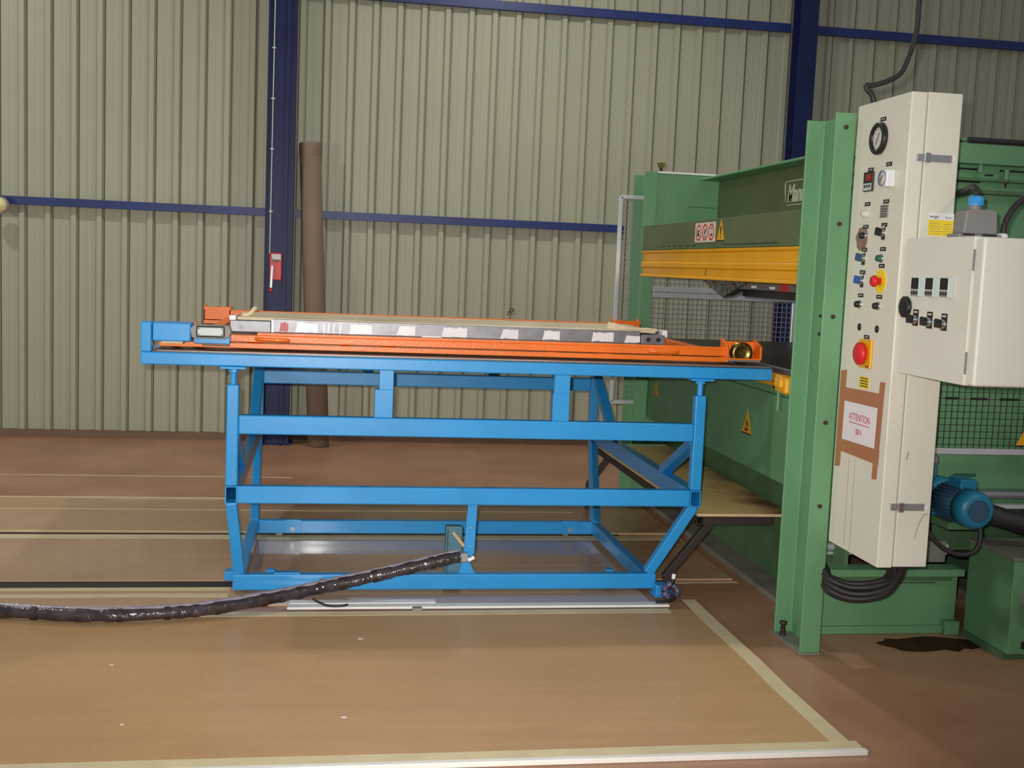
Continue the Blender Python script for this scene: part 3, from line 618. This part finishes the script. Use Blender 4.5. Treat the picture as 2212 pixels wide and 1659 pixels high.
# lower platen and bed
pb('bed_plate', 2.145, 3.6, 4.70, 7.40, 1.1, 1.1225, 'plate', label='dark brown steel bed surface')
box(2.147, 2.16, 4.71, 7.38, 1.1225, 1.128).build('guide_strip', 'galv', P)
pb('lower_yellow_beam', 2.150, 2.25, 4.70, 5.9, 1.030, 1.098, 'yellow')
pb('far_end_foot', 2.142, 2.6, 7.45, 7.47, 0.0, 1.03)
t2 = pb('lower_body', 2.155, 3.6, 4.672, 7.45, 0.582, 1.029)
box(2.1535, 2.155, 4.70, 7.3, 0.992, 0.996).build('seam', 'black', t2)
tri('warning_sign', (2.1538, 5.585, 0.748), (0,-1,0), (0,0,1), 0.14, t2, 'h')
tri('warning_sign', (2.1538, 7.245, 0.748), (0,-1,0), (0,0,1), 0.11, t2, 'h')
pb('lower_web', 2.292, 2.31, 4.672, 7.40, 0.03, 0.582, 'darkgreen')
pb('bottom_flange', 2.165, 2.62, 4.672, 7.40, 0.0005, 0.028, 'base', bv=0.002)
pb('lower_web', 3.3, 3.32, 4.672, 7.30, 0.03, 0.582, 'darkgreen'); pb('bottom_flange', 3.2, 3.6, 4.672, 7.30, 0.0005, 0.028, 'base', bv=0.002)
# yellow clamp with hanging bolt
t2 = thing('table_clamp', 'yellow clamp block with a hanging grey bolt at the end of the blue table', 'clamp', (2.14, 5.1, 1.0))
box(2.122, 2.148, 5.10, 5.175, 1.02, 1.098).build('jaw', 'yellow', t2, 0.003)
box(2.11, 2.148, 5.02, 5.10, 1.015, 1.095).build('body', 'yellow', t2, 0.012)
box(2.095, 2.12, 5.05, 5.13, 1.04, 1.085).build('boss', 'yellow', t2, 0.010)
MB().cyl((2.135, 5.155, 1.02), (2.135, 5.155, 0.925), 0.0075, n=12).build('bolt', 'green', t2)
for z in (1.035, 1.062): MB().cyl((2.121, 5.19, z), (2.149, 5.19, z), 0.008, n=10).build('screw', 'black', t2)
# near end frame details
pb('crown_lip', 2.062, 3.6, 4.60, 4.655, 2.07, 2.155)
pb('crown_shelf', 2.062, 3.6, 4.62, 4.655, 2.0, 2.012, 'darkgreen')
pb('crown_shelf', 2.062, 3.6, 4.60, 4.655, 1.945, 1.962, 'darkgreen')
for x in (2.762, 2.885): MB().cyl((x, 4.628, 2.07 if x < 2.8 else 2.055), (x, 4.628, 2.035 if x < 2.8 else 2.01), 0.012).build('cylinder_nub', 'green', P)
MB().lathe((2.885, 4.628, 2.01), (0,0,-1), [(0,0.0),(0,0.013),(0.008,0.013),(0.014,0.006),(0.03,0.004),(0.034,0)], 14).build('grease_nipple', 'brass', P)
for (x0, x1, z) in ((2.66, 2.79, 2.052), (2.80, 2.84, 2.030), (2.87, 2.99, 2.052), (2.68, 2.78, 1.998)): box(x0, x1, 4.652, 4.656, z-0.004, z+0.004).build('slot', 'black', P)
pb('end_seam', 2.70, 3.6, 4.652, 4.6545, 1.738, 1.750, 'black', bv=0)
for (x0, x1) in ((2.70, 2.765), (2.82, 2.90), (2.96, 3.05)): box(x0, x1, 4.652, 4.656, 1.052, 1.062).build('slot', 'black', P)
# base crossbeam
t2 = pb('base_crossbeam', 2.085, 2.83, 4.655, 4.70, 0.02, 0.268)
box(2.09, 2.80, 4.650, 4.6555, 0.236, 0.264).build('recess_shade_strip', 'darkgreen', t2)  # proud dark strip painting in the shade below the flange
for xa, xb in ((2.10, 2.20), (2.26, 2.40), (2.5, 2.72)): box(xa, xb, 4.652, 4.6555, 0.226, 0.229).build('seam', 'black', t2)
pb('crossbeam_flange', 2.085, 2.83, 4.60, 4.70, 0.268, 0.30, bv=0.003)
pb('crossbeam_lip', 2.085, 2.83, 4.635, 4.655, 0.0005, 0.035, bv=0.003)
pb('crossbeam_stiffener', 2.76, 2.83, 4.61, 4.655, 0.0005, 0.06, bv=0.003)
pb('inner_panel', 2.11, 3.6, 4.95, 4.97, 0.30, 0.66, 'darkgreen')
for z, r_ in ((0.355, 0.018), (0.325, 0.009)):
    MB().cyl((2.09, 4.80, z), (2.85, 4.80, z), r_).build('guide_rod', 'alu', P)
MB().cyl((2.72, 4.66, 0.628), (3.6, 4.66, 0.628), 0.020).build('guide_rod', 'galv', P)
box(2.86, 3.3, 4.62, 4.65, 0.572, 0.590).build('bracket', 'lightgrey', P)
# long black bar lying on the crown
tag(MB().tube([(2.68,4.60,2.168),(2.9,4.60,2.168),(3.6,4.61,2.170)], 0.013, 10).build('rubber_pipe', 'rubber'), 'black pipe lying along the top edge of the press crown', 'pipe')

def guard(name, label, o, u, v, W, Hh, pitch, post_w, sides, wire=0.0016, m='alu', mw='galv', doubled=True, grp='wire mesh safety guards'):
    g_ = thing(name, label, 'guard', tuple(o), grp)
    o = Vector(o); u = Vector(u).normalized(); v = Vector(v).normalized(); n_ = u.cross(v)
    if 'l' in sides: MB().bar(o, o+v*Hh, post_w, post_w, n_).build('post', m, g_, 0.002); MB().bar(o-n_*post_w*0.55, o-n_*post_w*0.55+v*Hh, post_w*0.25, 0.003, n_).build('post_groove', 'black', g_)
    if 'r' in sides: MB().bar(o+u*W, o+u*W+v*Hh, post_w, post_w, n_).build('post', m, g_, 0.002)
    if 't' in sides: MB().bar(o+v*Hh, o+u*W+v*Hh, post_w, post_w, n_).build('rail', m, g_, 0.002)
    if 'b' in sides: MB().bar(o, o+u*W, post_w, post_w, n_).build('rail', m, g_, 0.002)
    ms = MB(); k = 0
    while k*pitch < W: ms.bar(o+u*k*pitch, o+u*k*pitch+v*Hh, wire*2, wire*2, n_); k += 1
    k = 0
    while k*pitch < Hh: ms.bar(o+v*k*pitch, o+v*k*pitch+u*W, wire*2, wire*2, n_); k += 1
    ms.build('wire_mesh', mw, g_)
    return g_
guard('mesh_guard', 'narrow mesh guard with an aluminium post at the far left corner of the press', (1.945, 7.60, 0.665), (1,0,0), (0,0,1), 0.18, 1.385, 0.035, 0.026, 'ltb')
g_ = guard('mesh_guard', 'mesh guard seen through the press opening under two aluminium rails', (2.20, 7.80, 0.012), (1,0,0), (0,0,1), 1.10, 1.53, 0.035, 0.022, 'rb', wire=0.0024, mw='galv')
for z in (1.400, 1.440): box(2.20, 3.30, 7.77, 7.80, z-0.017, z+0.017).build('rail', 'alu', g_, 0.002)
g_ = guard('mesh_guard', 'mesh guard over the green near end panel beneath the cream junction box', (2.28, 4.56, 0.838), (1,0,0), (0,0,1), 0.95, 0.33, 0.0285, 0.026, 'b', wire=0.0011, mw='darksteel')
tri('warning_sign', (3.05, 4.552, 0.862), (1,0,0), (0,0,1), 0.13, g_, '!')

# ================================================================== CONTROL CABINET
K = thing('control_cabinet', 'tall narrow cream control cabinet with gauges and switches on the press', 'cabinet', (2.16, 4.15, 0.485))
body = box(2.128, 2.262, 3.94, 4.36, 0.490, 2.240).build('body', 'cream', K, 0.004)
door = box(2.063, 2.124, 3.94, 4.365, 0.487, 2.238).build('door', 'cream', K, 0.004)
DX = 2.063
def disc(name, y, z, prof, m, par=door, n_=28): return MB().lathe((DX, y, z), (-1,0,0), prof, n_).build(name, m, par)
def lab(y, z, wd=0.044, hh=0.015):
    p_ = MB().box(DX-0.0015, DX, y-wd/2, y+wd/2, z-hh/2, z+hh/2).build('name_plate', 'black', K)
    MB().box(DX-0.002, DX-0.0015, y-wd*0.28, y-wd*0.06, z-hh*0.08, z+hh*0.16).box(DX-0.002, DX-0.0015, y+wd*0.04, y+wd*0.28, z-hh*0.12, z+hh*0.12).build('engraving', 'signwhite', p_)
for y, z in ((4.146,2.163),(4.219,1.980),(4.074,1.990),(4.226,1.849),(4.075,1.852),(4.227,1.762),(4.077,1.765),(4.225,1.674),(4.074,1.675),(4.074,1.612),(4.227,1.587),(4.229,1.497),(4.076,1.496),(4.153,1.339)): lab(y, z)
# big gauge
g = disc('pressure_gauge', 4.16, 2.092, [(0,0.060),(0.012,0.062),(0.018,0.058),(0.018,0.044),(0.010,0.042)], 'black', K)
disc('dial', 4.16, 2.092, [(0.009,0.0),(0.009,0.0435)][::-1], 'dial', g)
MB().bar((DX-0.012,4.172,2.070),(DX-0.012,4.150,2.112),0.003,0.001,(1,0,0)).build('needle', 'black', g)
for i in range(11):
    a_ = math.radians(-45+27*i); MB().bar((DX-0.0105,4.16+math.cos(a_)*.034,2.092+math.sin(a_)*.034),(DX-0.0105,4.16+math.cos(a_)*.039,2.092+math.sin(a_)*.039),0.002,0.001,(1,0,0)).build('tick', 'black', g)
# digital display
g = box(DX-0.008, DX, 4.186, 4.262, 1.897, 1.972).build('digital_display', 'black', K, 0.002)
box(DX-0.0095, DX-0.008, 4.196, 4.24, 1.938, 1.963).build('red_screen', 'led', g)
box(DX-0.009, DX-0.008, 4.192, 4.256, 1.901, 1.928).build('keypad', 'lightgrey', g)
for i in range(3): box(DX-0.010, DX-0.009, 4.200+0.019*i, 4.211+0.019*i, 1.912, 1.922).build('key', 'black', g)
# small white gauge
g = box(DX-0.034, DX, 4.020, 4.082, 1.903, 1.965).build('round_dial_instrument', 'white', K, 0.003)
g2 = disc('dial', 4.051, 1.934, [(0.0342,0.029),(0.037,0.029),(0.037,0.0)], 'dial', g)
disc('blue_rim', 4.051, 1.934, [(0.037,0.029),(0.039,0.029),(0.039,0.027),(0.037,0.027)], 'btnblue', g2)
MB().bar((DX-0.038,4.062,1.925),(DX-0.038,4.042,1.945),0.003,0.001,(1,0,0)).build('needle', 'black', g2)
g = disc('indicator_lamp', 4.228, 1.812, [(0,0.015),(0.012,0.015),(0.013,0.012),(0.022,0.011),(0.024,0)], 'dial', K)
g = box(DX-0.004, DX, 4.055, 4.113, 1.792, 1.840).build('indicator_grid', 'grey', K, 0.001)
for i in range(5): box(DX-0.0045, DX-0.004, 4.057, 4.111, 1.797+0.009*i, 1.799+0.009*i).build('grid_line', 'black', g)
def pushbutton(y, z, m, dd=0.020, nm='push_button'):
    g = disc(nm, y, z, [(0,0.016),(0.006,0.0165),(0.008,0.013)], 'chrome', K); disc('cap', y, z, [(0.004,0.013),(dd,0.0125),(dd+0.003,0.010),(dd+0.003,0)], m, g); return g
def selector(y, z, m):
    p_ = box(DX-0.002, DX, y-0.013, y+0.013, z-0.026, z+0.030).build('selector_plate', 'black', K)
    box(DX-0.0025, DX-0.002, y-0.009, y+0.009, z+0.018, z+0.026).build('engraving', 'signwhite', p_)
    g = disc('selector_switch', y, z, [(0,0.015),(0.010,0.015),(0.011,0.0)], 'chrome', K)
    MB().bar((DX-0.010, y, z), (DX-0.034, y, z+0.006), 0.012, 0.030, (0,0.3,1)).build('handle', m, g, 0.003)
st = MB(); 
for i in range(1):
    pl = [(math.cos(2*math.pi*k/24)*0.050*(1+random.uniform(-.12,.12)), math.sin(2*math.pi*k/24)*0.048*(1+random.uniform(-.12,.12))) for k in range(24)]
    st.prism(pl, (DX, 4.255, 1.715), (0,-1,0), (0,0,1), 0.0004)
st.build('soot_stain', 'stain', K)
pushbutton(4.228, 1.728, 'black'); selector(4.080, 1.736, 'black'); selector(4.228, 1.641, 'motordark'); pushbutton(4.078, 1.640, 'btngreen')
selector(4.228, 1.554, 'btnblue')
g = MB().cyl((DX,4.075,1.554),(DX-0.003,4.075,1.554),0.045,n=36).build('emergency_stop', 'labely', K)
disc('mushroom_button', 4.075, 1.554, [(0.003,0.014),(0.018,0.013),(0.020,0.021),(0.030,0.022),(0.036,0.018),(0.038,0)], 'red', g)
pushbutton(4.228, 1.462, 'black'); pushbutton(4.076, 1.461, 'black')
for y in (4.220, 4.075): disc('blanking_plug', y, 1.374, [(0,0.014),(0.003,0.014),(0.003,0)], 'black', K)
g = box(DX-0.010, DX, 4.095, 4.198, 1.220, 1.330).build('main_switch', 'yellow', K, 0.004)
disc('rotary_handle', 4.150, 1.275, [(0.010,0.030),(0.018,0.030),(0.020,0.044),(0.032,0.044),(0.038,0.036),(0.040,0.0)], 'red', g)
for y in (4.105, 4.12): box(DX-0.0105, DX-0.010, y, y+0.008, 1.224, 1.232).build('marking', 'black', g)
g = box(DX-0.001, DX, 4.108, 4.188, 1.140, 1.186).build('yellow_label', 'labely', K)
for i in range(4): box(DX-0.0014, DX-0.001, 4.116, 4.18, 1.147+0.010*i, 1.151+0.010*i).build('text_line', 'darksteel', g)
# paper notice with parcel tape
pp = MB().box(DX-0.0010, DX, 4.032, 4.312, 0.905, 1.085).build('paper_notice', 'paper', K); pp['label'] = 'white paper reading ATTENTION framed by brown tape'
pp2 = [((4.352,1.19),(4.300,1.20),(4.305,0.81),(4.352,0.802)), ((4.018,1.178),(3.978,1.182),(3.992,0.812),(4.030,0.808)), ((4.33,1.128),(3.985,1.136),(3.985,1.080),(4.33,1.075)), ((4.345,0.920),(3.985,0.925),(3.985,0.868),(4.345,0.872))]
for i, q in enumerate(pp2):
    MB().prism([(-a_+4.2, c_-1.0) for a_, c_ in q], (DX-0.0012-0.0003*i, 4.2, 1.0), (0,-1,0), (0,0,1), 0.0003).build('parcel_tape', 'browntape', K)
text('red_writing', 'ATTENTION', 0.040, (DX-0.0012, 4.165, 1.020), (0,-1,0), (0,0,1), 'ink', pp, 0.0004, xs=0.78)
box(DX-0.0016, DX-0.0010, 4.078, 4.25, 0.996, 0.999).build('underline', 'ink', pp)
text('red_writing', '380 V', 0.032, (DX-0.0012, 4.165, 0.965), (0,-1,0), (0,0,1), 'ink', pp, 0.0004, xs=0.7)
for y in (4.222, 4.17): MB().bar((DX-0.0006, y, 0.50), (DX-0.0006, y+0.004, 0.86), 0.0006, 0.003, (1,0,0)).build('grime_line', 'pencil', K)
# latches on the front edge
for z in (2.005, 0.720):
    g = box(2.098, 2.232, 3.932, 3.94, z-0.013, z+0.013).build('toggle_latch', 'galv', K, 0.001)
    box(2.126, 2.146, 3.924, 3.932, z-0.018, z+0.018).build('latch_hook', 'chrome', g, 0.002)
    for x in (2.105, 2.117): MB().cyl((x,3.932,z),(x,3.930,z),0.004,n=10).build('rivet', 'chrome', g)
    box(2.232, 2.244, 3.928, 3.94, z-0.008, z+0.008).build('latch_tongue', 'white', g)
g = box(2.164, 2.262, 3.9385, 3.94, 1.728, 1.810).build('info_sticker', 'labely', K)
box(2.164, 2.262, 3.938, 3.9385, 1.785, 1.810).build('white_header', 'white', g)
text('header_print', 'wege', 0.017, (2.184, 3.9378, 1.797), (1,0,0), (0,0,1), 'darksteel', g, 0.0002)
text('header_print', 'Rumi', 0.012, (2.240, 3.9378, 1.795), (1,0,0), (0,0,1), 'darksteel', g, 0.0002)
for i in range(5): box(2.17, 2.21+0.01*(i % 2), 3.9382, 3.9385, 1.734+0.009*i, 1.736+0.009*i).box(2.222, 2.255, 3.9382, 3.9385, 1.734+0.009*i, 1.736+0.009*i).build('text_line', 'pencil', g)
MB().bar((2.150,3.9395,0.90),(2.155,3.9395,0.93),0.004,0.0006,(0,1,0)).build('scuff', 'pencil', K)
MB().tube(smooth_path([(2.205,3.939,0.60),(2.215,3.939,0.645),(2.235,3.939,0.69),(2.25,3.939,0.69)],5),0.0015,6).build('scuff', 'pencil', K)

# ================================================================== JUNCTION BOX
J = thing('junction_box', 'cream electrical box with three displays mounted in front of the tall cabinet', 'box', (2.25, 3.7, 1.22))
box(2.075, 2.475, 3.475, 3.93, 1.224, 1.712).build('body', 'cream2', J, 0.004)
dr = box(2.080, 2.475, 3.425, 3.470, 1.226, 1.710).build('lid', 'cream2', J, 0.010, rnd=4)
box(2.074, 2.079, 3.470, 3.476, 1.262, 1.335).build('hinge', 'galv', J)
box(2.074, 2.079, 3.470, 3.476, 1.60, 1.67).build('hinge', 'galv', J)
BX = 2.075
for y, z in ((3.802,1.540),(3.705,1.541),(3.608,1.542)):
    g = box(BX-0.020, BX, y-0.027, y+0.027, z-0.034, z+0.034).build('temperature_display', 'lightgrey', J, 0.002)
    box(BX-0.0215, BX-0.020, y-0.024, y+0.024, z-0.008, z+0.031).build('screen', 'black', g)
    box(BX-0.0215, BX-0.020, y-0.024, y+0.024, z-0.031, z-0.012).build('keypad', 'grey', g)
    for i in range(3): box(BX-0.0225, BX-0.0215, y-0.022+0.016*i, y-0.012+0.016*i, z-0.026, z-0.016).build('key', 'black', g)
for y, z in ((3.815,1.424),(3.718,1.420),(3.622,1.418)):
    g = box(BX-0.002, BX, y-0.018, y+0.018, z-0.022, z+0.036).build('selector_plate', 'black', J)
    box(BX-0.0026, BX-0.002, y-0.012, y+0.012, z+0.024, z+0.030).build('engraving', 'signwhite', g)
    MB().lathe((BX, y, z), (-1,0,0), [(0,0.0155),(0.012,0.0155),(0.012,0)], 24).build('collar', 'chrome', g)
    MB().bar((BX-0.012, y, z), (BX-0.036, y, z+0.004), 0.013, 0.030, (0,0.4,1)).build('handle', 'black', g, 0.003)
g = MB().lathe((BX, 3.885, 1.466), (-1,0,0), [(0,0.036),(0.004,0.040),(0.012,0.040),(0.016,0.032),(0.016,0)], 10).build('black_knob', 'black', J)
# plug on top
t = thing('cable_plug', 'grey industrial plug with a bright blue gland on the junction box', 'plug', (2.20, 3.70, 1.714))
box(2.125, 2.285, 3.66, 3.74, 1.7125, 1.728).build('flange', 'grey', t, 0.004)
MB().prism([(2.140,1.728),(2.268,1.728),(2.262,1.808),(2.236,1.812),(2.170,1.812),(2.148,1.806)], (0,3.735,0),(1,0,0),(0,0,1),0.075).build('hood', 'grey', t, 0.006)
box(2.138, 2.18, 3.655, 3.66, 1.722, 1.727).box(2.21, 2.262, 3.655, 3.66, 1.722, 1.727).build('clip', 'black', t)
MB().cyl((2.200,3.70,1.812),(2.200,3.70,1.828),0.022,n=8).build('gland_base', 'grey', t)
MB().lathe((2.202,3.70,1.826),(0,0,1),[(0,0.026),(0.026,0.026),(0.034,0.018),(0.034,0)],12).build('gland_nut', 'bluecap', t)
tag(MB().tube(smooth_path([(2.202,3.70,1.8605),(2.205,3.71,1.882),(2.225,3.77,1.897),(2.262,3.86,1.897),(2.285,3.95,1.89),(2.29,4.15,1.875),(2.27,4.40,1.86),(2.25,4.62,1.85)],8),0.011,10).build('plug_cable', 'rubber'), 'black cable leading from the blue gland back behind the tall cabinet', 'cable')
t = thing('gland_cable', 'thick black cable bending right out of a white gland on the junction box', 'cable', (2.31, 3.70, 1.713))
MB().lathe((2.310,3.70,1.7125),(0,0,1),[(0,0.020),(0.018,0.020),(0.024,0.013),(0.024,0)],12).build('gland', 'white', t)
MB().tube(smooth_path([(2.312,3.70,1.73),(2.318,3.70,1.775),(2.345,3.70,1.825),(2.385,3.70,1.865),(2.45,3.70,1.92),(2.55,3.70,2.0)],8),0.011,12).build('cable', 'rubber', t)
# overhead supply cable
tag(MB().tube(smooth_path([(2.30,4.3,3.6),(2.27,4.3,3.0),(2.252,4.3,2.66),(2.250,4.3,2.53),(2.225,4.3,2.43),(2.195,4.3,2.365),(2.14,4.3,2.33),(2.085,4.3,2.312),(2.058,4.3,2.310),(2.062,4.3,2.295),(2.085,4.3,2.272),(2.10,4.3,2.235)],8),0.0105,10).build('supply_cable', 'rubber'), 'black supply cable dropping from above into the top of the tall cabinet', 'cable')

# hoses under the cabinet
t = thing('hose_bundle', 'bundle of black hoses looping beneath the tall control cabinet', 'hoses', (2.18, 4.3, 0.27))
for i in range(9):
    a_ = 2*math.pi*i/8; o_ = (0.0,0.0) if i == 8 else (0.032*math.cos(a_), 0.032*math.sin(a_))
    pts = [(1.99,4.62,0.42),(2.02,4.42,0.345),(2.06,4.34,0.318),(2.125,4.30,0.295),(2.20,4.26,0.305),(2.27,4.22,0.35),(2.30,4.20,0.42),(2.31,4.20,0.50)]
    pts[0] = (2.075,4.60,0.40); pts[1] = (2.075,4.42,0.345)
    MB().tube(smooth_path([(x+o_[0]*0.3, y+o_[0], z+o_[1]) for x, y, z in pts][:-1]+[(2.215+o_[0],4.14,0.495)] if False else [(x, y+o_[0], z+o_[1]+ (0.0)) for x, y, z in pts[:5]]+[(2.245,4.20+o_[0],0.345+o_[1]*0.8),(2.255-o_[1]*0.6,4.15+o_[0],0.42),(2.235-o_[1],4.12+o_[0],0.480)], 7), 0.0125, 8).build('hose', 'rubber', t)

# ================================================================== HYDRAULIC UNIT, MOTOR
U = thing('hydraulic_tank', 'green hydraulic tank on the floor at the right edge with a black tray', 'tank', (3.1, 4.3, 0))
box(2.84, 3.5, 4.26, 4.598, 0.03, 0.43).build('tank', 'green', U, 0.004)
box(2.835, 3.5, 4.29, 4.598, 0.0005, 0.03).build('skirt', 'darkgreen', U)
box(2.90, 3.48, 4.257, 4.26, 0.055, 0.085).build('slot', 'black', U)
box(2.83, 3.5, 4.25, 4.61, 0.43, 0.442).build('lid', 'base', U, 0.003)
MB().cyl((2.945,4.262,0.27),(2.945,4.20,0.27),0.065).build('round_cover', 'grey', U)
t = thing('rubber_tray', 'black ribbed hose block lying on the green hydraulic tank', 'hose', (3.0, 4.45, 0.44))
MB().tube([(2.76,4.5,0.60),(2.90,4.45,0.565),(3.05,4.40,0.53),(3.2,4.38,0.50)],0.045,10,0.1).build('hose', 'rubber', t)
Mo = thing('electric_motor', 'blue electric motor with a round fan cover beside the tall cabinet', 'motor', (2.6, 4.35, 0.6))
ax = Vector((0.0,-1,0)); c0 = Vector((2.60,4.42,0.655))
MB().lathe(c0, ax, [(0,0),(0,0.070),(0.17,0.070),(0.17,0.0)], 32).build('stator', 'motordark', Mo)
fn = MB()
for i in range(26):
    a_ = 2*math.pi*i/26; r1, r2 = 0.068, 0.078
    fn.bar(c0+Vector((math.cos(a_)*0.073,-0.005,math.sin(a_)*0.073)), c0+Vector((math.cos(a_)*0.073,-0.16,math.sin(a_)*0.073)), 0.003, 0.012, (math.cos(a_),0,math.sin(a_)))
fn.build('cooling_fins', 'motordark', Mo)
MB().lathe(c0+ax*0.17, ax, [(0,0.070),(0.002,0.079),(0.06,0.077),(0.078,0.068),(0.083,0.050),(0.083,0.046)], 40).build('fan_cover', 'bluemotor', Mo)
MB().lathe(c0+ax*0.17, ax, [(0.080,0.048),(0.080,0.0)], 40).build('fan_grille', 'motordark', Mo)
box(2.575,2.65,4.27,4.37,0.718,0.765).build('terminal_box', 'bluemotor', Mo, 0.006)
MB().lathe(c0+Vector((0,0.12,0)), ax, [(0,0),(0,0.085),(0.12,0.085),(0.12,0.06)], 24).build('end_flange', 'bluemotor', Mo)
box(2.54,2.67,4.28,4.44,0.555,0.585).build('foot', 'darkgreen', Mo, 0.002)
t = thing('pump_block', 'blue pump fitting with a grey filter cap above the motor', 'pump', (2.49, 4.5, 0.7))
box(2.42, 2.50, 4.55, 4.62, 0.60, 0.76).build('block', 'teal', t, 0.006)
MB().cyl((2.54,4.45,0.745),(2.54,4.45,0.80),0.022).build('neck', 'teal', t)
MB().cyl((2.55,4.45,0.76),(2.545,4.45,0.81),0.018).build('union', 'teal', t)
MB().cyl((2.545,4.45,0.805),(2.545,4.45,0.835),0.024).build('filter_cap', 'galv', t)
t = thing('valve_lever', 'small green lever handle above the blue motor', 'lever', (2.75, 4.6, 0.7))
MB().bar((2.72,4.60,0.705),(2.745,4.60,0.725),0.012,0.014,(0,1,0)).bar((2.74,4.60,0.724),(2.84,4.60,0.726),0.014,0.012,(0,1,0)).build('handle', 'btngreen', t, 0.002)
MB().cyl((2.72,4.60,0.70),(2.72,4.654,0.70),0.010).build('stem', 'btngreen', t)
tag(MB().tube(smooth_path([(2.42,4.30,0.70),(2.415,4.28,0.62),(2.45,4.26,0.54),(2.51,4.25,0.485),(2.575,4.24,0.462),(2.63,4.23,0.475),(2.655,4.23,0.52),(2.655,4.24,0.585)],8),0.010,10).build('motor_cable', 'rubber'), 'black cable hanging in a loop beneath the blue motor', 'cable')
tag(box(2.665,2.70,4.72,4.75,0.30,0.56).build('drain_pipe', 'black'), 'short black upright pipe beneath the blue motor', 'pipe')
t = thing('grey_beam', 'dusty grey steel beam inside the press base beneath the cabinet', 'beam', (2.5, 4.75, 0.30))
box(2.42,2.80,4.72,4.79,0.302,0.40).build('beam', 'base', t, 0.003)

for o in bpy.data.objects:
    if '_o' in o: del o['_o']
